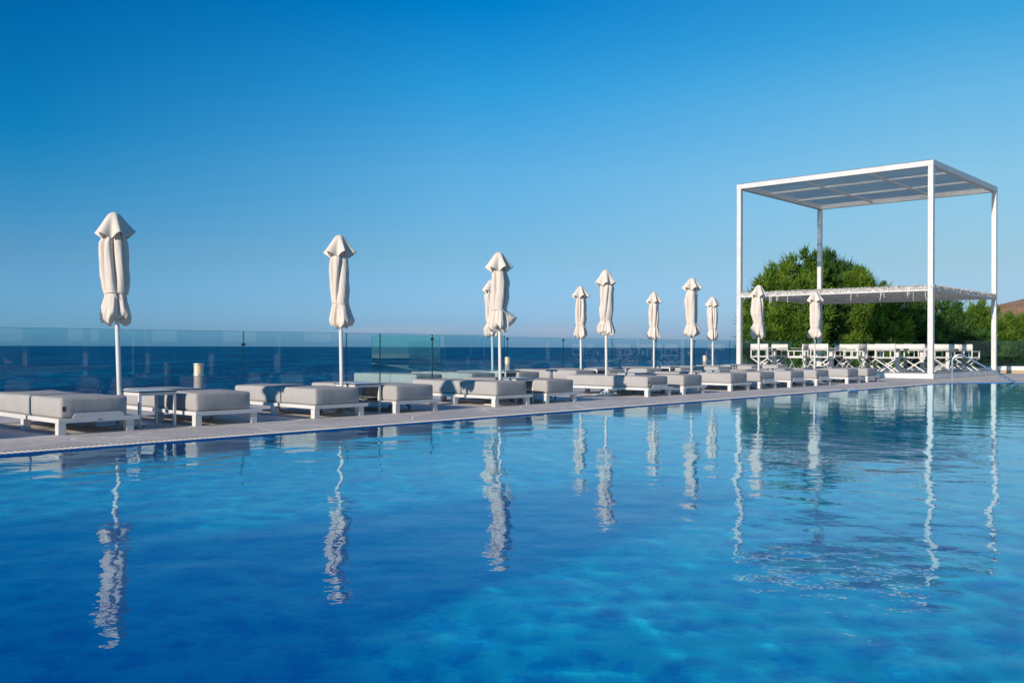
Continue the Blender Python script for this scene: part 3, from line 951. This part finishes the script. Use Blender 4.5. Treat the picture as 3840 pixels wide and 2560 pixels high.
# ------------------------------------------------------------------ pergola
BU, BV, PS = 28.72, 9.55, 6.42
perg = empty('pergola', W(BU, BV), AX, 'tall white square pergola with a corrugated roof and a lower shade net, on a platform', 'pergola')
PT = 0.15; PH = 6.44; BT = 0.16
pos = [(0, 0), (PS - PT, 0), (0, PS - PT), (PS - PT, PS - PT)]
for x, y in pos:
    MB().box(x, x + PT, y, y + PT, 0.16, PH - BT, b=0.006).build('post', M_POST, perg)
for a in ((-0.005, PS + 0.005, -0.005, PT + 0.005), (-0.005, PS + 0.005, PS - PT - 0.005, PS + 0.005),
          (-0.005, PT + 0.005, PT + 0.0055, PS - PT - 0.0055), (PS - PT - 0.005, PS + 0.005, PT + 0.0055, PS - PT - 0.0055)):
    MB().box(*a, PH - BT + 0.0005, PH, b=0.004).build('roof_beam', M_POST, perg)
for k in (1, 2):
    y = PS * k / 3
    MB().box(PT + 0.006, PS - PT - 0.006, y - 0.03, y + 0.03, PH - 0.105, PH - 0.03).build('rafter', M_POST, perg)
    x = PS * k / 3
    m = MB()
    ys = [PT + 0.006, PS / 3 - 0.031, PS / 3 + 0.031, 2 * PS / 3 - 0.031, 2 * PS / 3 + 0.031, PS - PT - 0.006]
    for j in range(3):
        m.box(x - 0.03, x + 0.03, ys[2 * j], ys[2 * j + 1], PH - 0.085, PH - 0.028)
    m.build('rafter', M_POST, perg)
# corrugated translucent sheet, ridges along v
M_CORR = bpy.data.materials.new('corrugated_sheet'); M_CORR.use_nodes = True
m_ = M_CORR; P(m_).inputs['Base Color'].default_value = (0.74, 0.80, 0.75, 1); P(m_).inputs['Roughness'].default_value = 0.35
tr_ = N(m_, 'ShaderNodeBsdfTranslucent'); tr_.inputs[0].default_value = (1.0, 0.96, 0.84, 1)
tp_ = N(m_, 'ShaderNodeBsdfTransparent'); tp_.inputs[0].default_value = (0.84, 0.92, 0.90, 1)
mA = N(m_, 'ShaderNodeMixShader'); mA.inputs[0].default_value = 0.88
mB = N(m_, 'ShaderNodeMixShader')
n_c = noise(m_, 0.9, 5, 0.6, vec_scale=(1, 0.35, 1)); r_c = rampn(m_, n_c.outputs['Fac'], [(0.38, (0.14,) * 3), (0.62, (0.36,) * 3)])
L(m_, r_c.outputs[0], mB.inputs[0])
L(m_, P(m_).outputs[0], mA.inputs[1]); L(m_, tr_.outputs[0], mA.inputs[2])
L(m_, mA.outputs[0], mB.inputs[1]); L(m_, tp_.outputs[0], mB.inputs[2]); L(m_, mB.outputs[0], m_.node_tree.nodes['Material Output'].inputs[0])
nx = 84 * 8; vs = []; fs = []
for i in range(nx + 1):
    x = 0.0 + PS * i / nx
    z = PH + 0.014 + 0.011 * math.sin(2 * math.pi * 84 * i / nx)
    for y in (0.0, PS * 0.5, PS): vs.append((x, y, z))
for i in range(nx):
    for j in range(2):
        a = i * 3 + j; fs.append((a, a + 3, a + 4, a + 1))
m = MB(); m.add(vs, fs, True); m.build('roof_sheet', M_CORR, perg)
# lower shade frame
SZ = 2.60
for a in ((PT + 0.001, PS - PT - 0.001, 0.02, 0.10), (PT + 0.001, PS - PT - 0.001, PS - 0.10, PS - 0.02),
          (0.02, 0.10, PT + 0.001, PS - PT - 0.001), (PS - 0.10, PS - 0.02, PT + 0.001, PS - PT - 0.001)):
    MB().box(*a, SZ, SZ + 0.13, b=0.004).build('shade_beam', M_POST, perg)
for k in (1, 2):
    x = PS * k / 3
    MB().box(x - 0.025, x + 0.025, 0.101, PS - 0.101, SZ + 0.03, SZ + 0.08).build('shade_rafter', M_POST, perg)
# shade net: thousands of small white flaps
M_NET = fabric('white_net', (0.80, 0.78, 0.74), trans=0.35)
rs = np.random.RandomState(4)
def flaps(cx, cy, cz, size, tilt, seed, asp=1.6):
    rs = np.random.RandomState(seed)
    n = len(cx)
    yaw = rs.uniform(0, 2 * np.pi, n)
    a = np.stack([np.cos(yaw), np.sin(yaw), rs.normal(0, tilt, n)], 1); a /= np.linalg.norm(a, axis=1)[:, None]
    b = np.stack([-np.sin(yaw), np.cos(yaw), rs.normal(0, tilt, n)], 1); b /= np.linalg.norm(b, axis=1)[:, None]
    s = size * rs.uniform(0.6, 1.3, n)
    c = np.stack([cx, cy, cz], 1)
    a = a * (s * asp / 2)[:, None]; b = b * (s / 2)[:, None]
    V = np.stack([c - a - b, c + a - b * .6, c + a + b, c - a + b * .8], 1).reshape(-1, 3)
    F = np.arange(4 * n).reshape(-1, 4)
    return V, F
n = 46000
cx_ = rs.uniform(0.05, PS - 0.05, n); cy_ = rs.uniform(0.05, PS - 0.05, n)
sag = 0.05 * np.sin(np.pi * (cx_ / PS * 3 % 1)) 
V, F = flaps(cx_, cy_, SZ + 0.150 - sag * 0.6 + rs.normal(0, 0.012, n), 0.036, 0.35, 5)
np_mesh('shade_net', V, F, M_NET, perg)
# the woven ground of the net
M_WEAVE = fabric('net_ground', (0.74, 0.72, 0.70), trans=0.35)
m_ = M_WEAVE
nh_ = noise(m_, 26, 3, 0.6); rh_ = rampn(m_, nh_.outputs['Fac'], [(0.60, (0, 0, 0)), (0.62, (1, 1, 1))])
o_ = m_.node_tree.nodes['Material Output']; cur = o_.inputs[0].links[0].from_socket
tpp = N(m_, 'ShaderNodeBsdfTransparent'); mxx = N(m_, 'ShaderNodeMixShader')
L(m_, rh_.outputs[0], mxx.inputs[0]); L(m_, cur, mxx.inputs[1]); L(m_, tpp.outputs[0], mxx.inputs[2]); L(m_, mxx.outputs[0], o_.inputs[0])
g_ = MB(); vs = []; fs = []; nn_ = 48
for i in range(nn_ + 1):
    for j in range(nn_ + 1):
        x = 0.03 + (PS - 0.06) * i / nn_; y = 0.03 + (PS - 0.06) * j / nn_
        vs.append((x, y, SZ + 0.138 - 0.03 * abs(math.sin(math.pi * 3 * x / PS)) + 0.004 * math.sin(5 * x + 3 * y)))
for i in range(nn_):
    for j in range(nn_):
        a = i * (nn_ + 1) + j; fs.append((a, a + nn_ + 1, a + nn_ + 2, a + 1))
g_.add(vs, fs, True); g_.build('net_ground', M_WEAVE, perg)
# net folded over the frame edges
n = 12000
side = rs.randint(0, 4, n); tt = rs.uniform(0, PS, n)
off = np.where(rs.uniform(0, 1, n) < 0.5, rs.normal(0.0, 0.012, n), rs.uniform(0.0, 0.10, n))
zz = np.where(off < 0.02, SZ + rs.uniform(0.05, 0.17, n), SZ + 0.15 + rs.normal(0, 0.012, n))
cx_ = np.select([side == 0, side == 1, side == 2, side == 3], [tt, tt, 0.01 + off, PS - 0.01 - off])
cy_ = np.select([side == 0, side == 1, side == 2, side == 3], [0.01 + off, PS - 0.01 - off, tt, tt])
V, F = flaps(cx_, cy_, zz, 0.03, 0.9, 9)
np_mesh('net_edge', V, F, M_NET, perg)
# hanging cords
rc = random.Random(8)
m = MB()
for k in range(54):
    s = rc.choice((0, 1, 2, 2, 3)); q = rc.uniform(0.2, PS - 0.2)
    x, y = [(q, 0.12), (q, PS - 0.12), (0.015, q), (PS - .12, q)][s]
    l = rc.uniform(0.08, 0.30)
    m.tube([(x, y, SZ + 0.02), (x + rc.uniform(-.01, .01), y, SZ - l * 0.5), (x + rc.uniform(-.03, .03), y + rc.uniform(-.02, .02), SZ - l)], rc.uniform(0.004, 0.008), 5)
m.build('hanging_cord', M_ROPE, perg, kind='stuff')
# platform: white fascia and grey boards
m = MB()
FZ = 0.145
m.box(-0.03, PS + 0.03, -0.03, 0.0, 0.008, FZ, b=0.003); m.box(-0.03, PS + 0.03, PS, PS + 0.03, 0.008, FZ, b=0.003)
m.box(-0.03, 0.0, 0.0003, PS - 0.0003, 0.008, FZ, b=0.003); m.box(PS, PS + 0.03, 0.0003, PS - 0.0003, 0.008, FZ, b=0.003)
m.build('fascia', M_BOARD, perg)
M_BRD = painted('grey_boards', (0.40, 0.39, 0.38), 0.6, 0.12)
m = MB(); y = -0.028
while y < PS - 0.02:
    m.box(-0.028, PS + 0.028, y, y + 0.135, FZ + 0.0005, FZ + 0.014); y += 0.141
m.build('platform', M_BRD, perg)
PZ = FZ + 0.0145

# ------------------------------------------------------------------ dining chairs and tables
def director_chair(proto=None):
    t = empty('director_chair', (0, 0, 0), 0, None, 'chair')
    w2, d2 = 0.29, 0.24
    bw = 0.036
    MB().cushion(-w2 + 0.02, w2 - 0.02, -d2, d2, 0.425, 0.47, 0.02, 0.01, 1).build('seat', M_CHAIRF, t, weld=True)
    # back, facing +y: backrest stands at -y
    vs = []; fs = []; nxx = 12
    for i in range(nxx + 1):
        q = -1 + 2 * i / nxx; x = q * (w2 + 0.015); y = -d2 - 0.02 - 0.045 * (1 - q * q)
        for dy in (-0.012, 0.012):
            for z in (0.665, 0.88 - 0.006 * (1 - q * q)): vs.append((x, y + dy, z))
    for i in range(nxx):
        a = i * 4; b_ = a + 4
        fs += [(a, b_, b_ + 1, a + 1), (a + 2, a + 3, b_ + 3, b_ + 2), (a + 1, b_ + 1, b_ + 3, a + 3), (a, a + 2, b_ + 2, b_)]
    fs += [(0, 1, 3, 2), (nxx * 4, nxx * 4 + 2, nxx * 4 + 3, nxx * 4 + 1)]
    MB().add(vs, fs, True).build('backrest', M_CHAIRF, t)
    for sx in (-1, 1):
        m = MB(); x = sx * w2
        m.box(x - bw / 2, x + bw / 2, -d2 - 0.035, -d2 + 0.001, 0.40, 0.85, b=0.003)
        m.box(x - bw / 2, x + bw / 2, d2 - 0.036, d2, 0.40, 0.628, b=0.003)
        m.box(x - bw / 2 - .002, x + bw / 2 + .002, -d2 + 0.0015, d2 + 0.02, 0.629, 0.655, b=0.003)
        m.box(x - bw / 2 + .003, x + bw / 2 - .003, -d2 + 0.0015, d2 - 0.0365, 0.405, 0.435)
        m.build('side_frame', M_CHAIRW, t)
        for y in (-d2 + 0.01, d2 - 0.05):
            MB().bar((sx * w2, y + sx * 0.013, 0.41), (-sx * (w2 - 0.01), y + sx * 0.013, 0.02), 0.034, 0.022, up=(0, 1, 0)).build('leg', M_CHAIRW, t)
    m = MB()
    for sx in (-1, 1): m.box(sx * (w2 - 0.01) - 0.018, sx * (w2 - 0.01) + 0.018, -d2 - 0.04, d2 + 0.02, 0.0, 0.024, b=0.003)
    m.build('foot_rail', M_CHAIRW, t)
    return t
ch0 = director_chair(); used = False
GC = 'white director chairs around the pergola tables'
def put_chair(px, u=None, v=None, ang=0.0, label=''):
    global used
    if v is None: v = v_at(px, u)
    else: u = u_at(px, v)
    c = ch0 if not used else copy_tree(ch0)
    used = True
    c.location = W(u, v, PZ)
    c.rotation_euler = (0, 0, AX + R(ang))      # +y of the chair = v when ang 0
    c['label'] = label; c['group'] = GC
# ang: -90 faces +u, 0 faces +v, 90 faces -u, 180 faces -v
CH = [(2859, 29.25, None, -84, 'white director chair seen from behind, leftmost in the pergola'),
      (2912, 31.05, None, 92, 'white director chair facing us across the leftmost dining table'),
      (2992, 30.25, None, 8, 'white director chair seen side on, just right of the leftmost dining table'),
      (3040, 32.4, None, 95, 'white director chair half hidden behind the rightmost umbrella pole'),
      (3086, 29.25, None, -92, 'white director chair seen from behind, right of the rightmost umbrella pole'),
      (3170, 31.15, None, 90, 'white director chair facing us behind the second dining table'),
      (3205, 30.3, None, -4, 'white director chair seen side on, near the middle of the pergola'),
      (3268, 31.3, None, 84, 'white director chair facing us, partly behind the chair at the platform edge'),
      (3329, 29.18, None, -86, 'white director chair nearest to us, seen from behind at the platform edge'),
      (3383, 31.2, None, 90, 'white director chair facing us, hidden behind the third dining table'),
      (3428, 30.45, None, -70, 'white director chair seen from behind, just left of the pergola front post'),
      (3532, 31.35, None, -58, 'white director chair seen from behind, just right of the pergola front post'),
      (3590, 34.0, None, 88, 'white director chair facing us, far right behind the turned chair'),
      (3627, 33.1, None, -100, 'white director chair turned to the right above the pool handrail, rightmost'),
      (3488, 33.2, None, 80, 'white director chair behind the pergola front post'),
      (3128, 33.4, None, 60, 'white director chair at the back of the pergola between two nearer backs')]
for px, u, v, ang, lab in CH: put_chair(px, u, v, ang, lab)
def dining(px, u, label):
    v = v_at(px, u)
    t = empty('dining_table', W(u, v, PZ), AX, label, 'table', 'square pedestal dining tables')
    MB().box(-0.36, 0.36, -0.36, 0.36, 0.732, 0.742, b=0.001).build('table_top', M_TOP, t)
    MB().box(-0.362, 0.362, -0.362, 0.362, 0.722, 0.7315).build('edge_band', M_EDGE, t)
    MB().box(-0.055, 0.055, -0.055, 0.055, 0.0205, 0.7215, b=0.004).build('pedestal', M_WHITE, t)
    MB().box(-0.23, 0.23, -0.23, 0.23, 0, 0.02, b=0.003).build('foot', M_WHITE, t)
for px, u, lab in ((2904, 30.15, 'leftmost dining table under the pergola'), (3118, 30.15, 'dining table right of the rightmost umbrella, near the platform edge'),
                   (3366, 30.15, 'dining table beyond the chair nearest to us, left of the front post'), (3017, 31.9, 'dining table set back, beyond the rightmost umbrella pole'),
                   (3238, 31.95, 'dining table set back in the middle of the pergola'), (3458, 31.85, 'dining table just behind the pergola front post'),
                   (3555, 32.9, 'rightmost dining table, right of the front post')):
    dining(px, u, lab)

# ------------------------------------------------------------------ pool handrail
t = empty('pool_handrail', at(3571, 25.2), 0, 'curved stainless steel handrail running from the deck into the pool', 'handrail')
o3 = at(3571, 25.2)
e3 = Vector((13.24, 24.62, -0.03))
d2 = (e3 - o3); d2.z = 0; Lh = d2.length; d2.normalize()
pts = [Vector((0, 0, 0)), Vector((0, 0, 0.3)), Vector((0, 0, 0.55))]
cxr, rz_ = 0.20, 0.17
for k in range(1, 9):
    a = math.pi - (math.pi * 0.68) * k / 8
    s = 0.19 + 0.19 * math.cos(a); z = 0.55 + 0.185 * math.sin(a)
    pts.append(d2 * s + Vector((0, 0, z)))
lastp = pts[-1]
endp = d2 * (Lh + 0.10) + Vector((0, 0, -0.075))
pts.append(lastp.lerp(endp, 0.5)); pts.append(endp); pts.append(endp + d2 * 0.25 + Vector((0, 0, -0.12)))
MB().tube(pts, 0.0245, 16).build('rail', M_STEEL, t)
MB().lathe([(0.0, 0.0), (0.05, 0.0), (0.05, 0.008), (0.03, 0.018), (0.0245, 0.02)], 20).build('flange', M_STEEL, t)

# ------------------------------------------------------------------ unseen buildings added to shade the pool and reflect in the glass
M_WALLW = painted('white_render', (0.72, 0.70, 0.67), 0.8, 0.04)
M_DGLASS = mat('dark_window', (0.02, 0.03, 0.035), 0.08)
sh_ = Vector((-sdir.x, -sdir.y)).normalized()
dip_ = 1.4 / math.tan(math.acos(math.cos(R(SUN_EL)) / 1.4))
hb_ = Vector((-2.45, 6.5)) - sh_ * (dip_ + 8.06 / math.tan(R(SUN_EL)))
t = empty('pool_shade_building', (hb_.x, hb_.y, 0), R(-52), 'unseen white flat roofed block left behind the camera, added to shade the near pool', 'building')  # added out of view, set where its shadow darkens the near pool
MB().box(0, 42, -12, 0, 0.002, 8.0).build('wall', M_WALLW, t)
MB().box(-0.05, 42.1, -12.1, 0.05, 8.001, 8.06).build('roof', M_WALLW, t)
MB().box(1.9, 3.1, -3.5, 0.0, 8.0605, 9.4).build('shade_band_block', M_WALLW, t)  # block added on the roof to throw a dark band across the pool
for k in range(9):
    MB().box(1.5 + k * 4.5, 4.2 + k * 4.5, 0.002, 0.03, 0.2, 2.5).build('window', M_DGLASS, t)
    MB().box(1.5 + k * 4.5, 4.2 + k * 4.5, 0.002, 0.03, 4.2, 6.4).build('window', M_DGLASS, t)
t = empty('reflection_pavilion', (27, -9, 0), R(105), 'unseen white open pavilion with square pillars right of the camera, added to reflect in the fence glass', 'building')  # added out of view to give the fence glass pale pillars to reflect
for k in range(8):
    MB().box(k * 3.0, k * 3.0 + 0.22, 0, 0.22, 0.002, 2.9).build('pillar', M_WALLW, t)
MB().box(-0.3, 21.7, -0.2, 5.5, 2.901, 3.2).build('roof', M_WALLW, t)
MB().box(-0.2, 21.6, -5.2, -4.9, 0.002, 2.9).build('wall', M_WALLW, t)
for k in range(5):
    MB().box(1 + k * 4.2, 3.4 + k * 4.2, -4.899, -4.87, 0.1, 2.3).build('window', M_DGLASS, t)

# ------------------------------------------------------------------ land and hill beyond
M_LAND = mat('dry_ground', (0.16, 0.13, 0.08), 0.95)
nn = noise(M_LAND, 0.6, 6, 0.6); rr = rampn(M_LAND, nn.outputs['Fac'], [(0.3, (0.10, 0.09, 0.05)), (0.7, (0.24, 0.19, 0.12))]); L(M_LAND, rr.outputs[0], P(M_LAND).inputs['Base Color'])
sheet('ground', [tuple(W(31.5, FB + 0.4).to_2d()), (44, 30), (3000, 500), (3000, 1500), (560, 1500), (60, 150), (15.5, 52)], -0.30, M_LAND, kind='structure')
M_HILL = mat('hill_earth', (0.30, 0.20, 0.13), 0.95)
nh = noise(M_HILL, 0.02, 8, 0.65); rh = rampn(M_HILL, nh.outputs['Fac'], [(0.35, (0.34, 0.18, 0.10)), (0.55, (0.44, 0.25, 0.14)), (0.72, (0.36, 0.26, 0.16))])
nh2 = noise(M_HILL, 0.25, 4, 0.7); rh2 = rampn(M_HILL, nh2.outputs['Fac'], [(0.40, (0.62, 0.60, 0.5)), (0.52, (1, 1, 1)), (0.75, (1.1, 1.1, 1.1))])
mxh = N(M_HILL, 'ShaderNodeMix', data_type='RGBA', blend_type='MULTIPLY'); mxh.inputs['Factor'].default_value = 1
L(M_HILL, rh.outputs[0], mxh.inputs['A']); L(M_HILL, rh2.outputs[0], mxh.inputs['B']); L(M_HILL, mxh.outputs['Result'], P(M_HILL).inputs['Base Color'])
bh = bump(M_HILL, nh.outputs['Fac'], 0.8, 8); L(M_HILL, bh.outputs[0], P(M_HILL).inputs['Normal'])
vs = []; fs = []
nxh, nyh = 120, 40
from mathutils import noise as mnoise
for i in range(nxh + 1):
    for j in range(nyh + 1):
        X = 380 + 1100 * i / nxh; Y = 700 + 800 * j / nyh
        hh = 105 * math.exp(-((X - 930) / 400) ** 2 - ((Y - 1150) / 300) ** 2)
        hh += 5 * mnoise.noise(Vector((X / 90, Y / 90, 0))) + 1.5 * mnoise.noise(Vector((X / 25, Y / 25, 3)))
        e_ = min(1, i / 8, j / 6, (nxh - i) / 8, (nyh - j) / 6)
        vs.append((X, Y, -2 + hh * e_))
for i in range(nxh):
    for j in range(nyh):
        a = i * (nyh + 1) + j; fs.append((a, a + nyh + 1, a + nyh + 2, a + 1))
m = MB(); m.add(vs, fs, True); m.build('hill', M_HILL, kind='structure')

# ------------------------------------------------------------------ trees
def leaf_mat(name, cols):
    m = mat(name, cols[1], 0.75, spec=0.2)
    n1 = noise(m, 1.3, 4, 0.6); n2 = noise(m, 9.0, 3, 0.6)
    ad = N(m, 'ShaderNodeMath', operation='MULTIPLY_ADD'); ad.inputs[1].default_value = 0.4
    L(m, n2.outputs['Fac'], ad.inputs[0]); 
    mu = N(m, 'ShaderNodeMath', operation='MULTIPLY'); mu.inputs[1].default_value = 0.6
    L(m, n1.outputs['Fac'], mu.inputs[0]); L(m, mu.outputs[0], ad.inputs[2])
    r = rampn(m, ad.outputs[0], [(0.36, cols[0]), (0.5, cols[1]), (0.60, cols[2]), (0.70, cols[3])])
    L(m, r.outputs[0], P(m).inputs['Base Color'])
    tr = N(m, 'ShaderNodeBsdfTranslucent'); L(m, r.outputs[0], tr.inputs[0])
    mix = N(m, 'ShaderNodeMixShader'); mix.inputs[0].default_value = 0.35
    L(m, P(m).outputs[0], mix.inputs[1]); L(m, tr.outputs[0], mix.inputs[2]); L(m, mix.outputs[0], m.node_tree.nodes['Material Output'].inputs[0])
    return m
M_LEAF = leaf_mat('tamarisk_leaf', [(0.04, 0.11, 0.015), (0.11, 0.22, 0.025), (0.24, 0.34, 0.04), (0.36, 0.33, 0.08)])
M_LEAFD = leaf_mat('dark_leaf', [(0.025, 0.08, 0.025), (0.06, 0.15, 0.035), (0.13, 0.24, 0.04), (0.22, 0.27, 0.05)])
M_LEAFB = leaf_mat('bright_leaf', [(0.05, 0.12, 0.015), (0.11, 0.22, 0.025), (0.20, 0.31, 0.04), (0.27, 0.29, 0.06)])
M_BARK = mat('bark', (0.16, 0.10, 0.065), 0.9)

def tree(px, d, blobs, label, m=M_LEAF, dens=1.0, seed=0, name='tree', cat='tree', group='trees behind the pergola', spike=1.0):
    """blobs: (photo column, photo row (2352 scale), radius in metres, squash)"""
    rs = np.random.RandomState(seed)
    base = at(px, d, -0.3)
    t = empty(name, base, 0, label, cat, group)
    Vs = []
    tr = MB()
    tr.tube([(0, 0, 0), (0.1, 0, 0.7), (0.05, 0.1, 1.5)], [0.22, 0.17, 0.13], 9)
    for (bx, by, r, sq, dy) in blobs:
        dd = d + dy
        c = np.array([(bx * 1.6327 - 1920) / FPX * dd, dd, CAM_H + (1302.5 - by * 1.6327) / FPX * dd]) - np.array(base)
        tr.tube([(0.05, 0.1, 1.4), (c[0] * 0.5, c[1] * 0.5, 0.8 + c[2] * 0.35), tuple(c)], [0.09, 0.055, 0.015], 6)
        # sub-clumps near the shell, each a bunch of upswept sprays
        nsub = int(18 * dens * r * r) + 7
        dirs = rs.normal(0, 1, (nsub, 3)); dirs /= np.linalg.norm(dirs, axis=1)[:, None]
        rad = r * rs.uniform(0.55, 1.02, nsub)
        cen = c + dirs * rad[:, None] * np.array([1, 1, sq])
        for k in range(nsub):
            cr_ = r * rs.uniform(0.12, 0.27) + 0.11
            ns = int(150 * (cr_ / 0.3) ** 1.6) + 20
            q = rs.normal(0, 0.37, (ns, 3)) * cr_ * np.array([1, 1, 1.2])
            base_p = cen[k] + q
            out_ = q / (np.linalg.norm(q, axis=1)[:, None] + 1e-6) * 0.7 + dirs[k] * 0.5 + np.array([0, 0, 0.55]) * spike + rs.normal(0, 0.35, (ns, 3))
            out_ /= np.linalg.norm(out_, axis=1)[:, None]
            ln = np.where(rs.uniform(0, 1, ns) < 0.10, rs.uniform(0.28, 0.48, ns), rs.uniform(0.08, 0.22, ns))[:, None]
            side = np.cross(out_, rs.normal(0, 1, (ns, 3))); side /= np.linalg.norm(side, axis=1)[:, None]
            wd = rs.uniform(0.016, 0.038, ns)[:, None]
            a = base_p - side * wd; b = base_p + side * wd; tip = base_p + out_ * ln
            tip2 = tip + side * wd * 0.3
            Vs.append(np.stack([a, b, tip2, tip], 1).reshape(-1, 3))
    V = np.concatenate(Vs); F = np.arange(len(V)).reshape(-1, 4)
    tr.build('trunk', M_BARK, t)
    np_mesh('crown', V, F, m, t)
    return t

T1 = [(1765, 665, 0.85, 1, 0), (1800, 640, 0.8, 1.1, .5), (1840, 625, 0.85, 1.2, 0), (1855, 605, 0.55, 1.2, 0), (1815, 690, 1.1, 1, -.6), (1760, 715, 1.0, 1, 0),
      (1742, 760, 0.9, 1, 0), (1745, 810, 0.8, 1, 0), (1790, 760, 1.1, 1, -.8), (1790, 815, 1.0, 1, -.6), (1850, 680, 1.1, 1.1, -.3), (1850, 750, 1.2, 1, -.8), (1845, 810, 1.0, 1, -.6), (1729, 700, .55, 1, .2)]
tree(2960, 43, T1, 'large bushy feathery tree, tallest, right of the pergola left post', M_LEAF, 1.0, 3)
T2 = [(1905, 618, 0.75, 1.2, 0), (1925, 640, 0.8, 1.1, 0.3), (1890, 650, .8, 1.1, 0), (1905, 690, 1.1, 1, -.4), (1940, 690, 1.0, 1, 0), (1905, 750, 1.15, 1, -.8), (1950, 750, 1.1, 1, -.5), (1900, 815, 1.0, 1, -.6), (1955, 815, 1.0, 1, -.5)]
tree(3110, 44.5, T2, 'dense green tree just right of the pergola back post', M_LEAFD, 1.0, 5)
T3 = [(1968, 645, 0.5, 1.3, 0), (1975, 665, 0.65, 1.1, 0), (2000, 680, 0.7, 1.0, 0), (1990, 720, .95, 1, 0), (2030, 725, 1.0, 1, -.4), (2000, 780, 1.1, 1, -.6), (2045, 780, 1.0, 1, -.5), (2010, 830, .9, 1, -.5)]
tree(3260, 43.5, T3, 'light green tree with a small pointed top above the shade net', M_LEAF, 1.0, 8)
T4 = [(2080, 715, 0.95, 1, 0), (2110, 722, .9, 1, 0), (2085, 770, 1.1, 1, -.4), (2125, 775, 1.1, 1, -.4), (2090, 825, 1.0, 1, -.5), (2135, 825, 1.0, 1, 0), (2060, 705, .6, 1, .5)]
tree(3430, 45, T4, 'wide dark green tree left of the pergola front post under the net', M_LEAFD, 1.0, 12)
T5 = [(2165, 722, .75, 1.1, 0), (2150, 710, .5, 1.2, 0), (2190, 735, .8, 1, 0), (2175, 775, 1.1, 1, -.3), (2215, 785, 1.0, 1, 0), (2180, 828, 1.0, 1, 0), (2225, 830, .9, 1, 0)]
tree(3570, 47, T5, 'green tree just right of the pergola front post with pointed tips', M_LEAFD, 0.9, 15)
T6 = [(2235, 735, .7, 1.1, 0), (2258, 728, .7, 1.2, 0), (2280, 745, .8, 1, 0), (2250, 780, 1.1, 1, 0), (2290, 790, 1.0, 1, 0), (2260, 830, 1.0, 1, 0)]
tree(3690, 49, T6, 'bright green tree between the pergola front and right posts', M_LEAFB, 0.9, 18)
T7 = [(2320, 758, .75, 1.0, 0), (2345, 764, .8, 1.0, 0), (2370, 752, .9, 1.1, 0), (2325, 790, 1.0, 1, 0), (2365, 795, 1.1, 1, 0), (2335, 832, 1.0, 1, 0), (2385, 825, 1.1, 1, 0), (2405, 768, 1, 1, 0)]
tree(3830, 48, T7, 'bright green tree at the right edge below the brown hill', M_LEAFB, 0.9, 21)
# small far conifer tip
def conifer():
    base = at(2027 * 1.6327, 58, -0.3)
    t = empty('conifer', base, 0, 'thin dark conifer tip poking above the shade net', 'tree')
    Ht = CAM_H + 0.3 + (1302.5 - 640 * 1.6327) / FPX * 58
    MB().tube([(0, 0, 0), (0, 0, Ht * .6), (0, 0, Ht)], [0.14, 0.07, 0.008], 8).build('trunk', M_BARK, t)
    rs = np.random.RandomState(2); Vs = []
    for k in range(46):
        z = Ht * (0.25 + 0.73 * k / 46); Lb = (Ht - z) * 0.42 + 0.06
        for q in range(6):
            a = rs.uniform(0, 6.28); dirv = np.array([math.cos(a), math.sin(a), 0.45]); n_ = 16
            s = rs.uniform(0, 1, n_)[:, None]
            p = np.array([0, 0, z]) + dirv * s * Lb
            o_ = dirv + rs.normal(0, .5, (n_, 3)); o_ /= np.linalg.norm(o_, axis=1)[:, None]
            sd_ = np.cross(o_, rs.normal(0, 1, (n_, 3))); sd_ /= np.linalg.norm(sd_, axis=1)[:, None]
            Vs.append(np.stack([p - sd_ * .012, p + sd_ * .012, p + o_ * .12 + sd_ * .005, p + o_ * .12], 1).reshape(-1, 3))
    V = np.concatenate(Vs); np_mesh('crown', V, np.arange(len(V)).reshape(-1, 4), M_LEAFD, t)
conifer()
tree(2800, 41, [(1712, 805, .28, .8, 0), (1722, 815, .32, .9, 0), (1735, 835, .4, 1, 0)], 'low scrubby bush at the foot of the tallest tree, behind the pergola left post', M_LEAFD, 1.6, 30, name='bush', cat='bush', group=None)
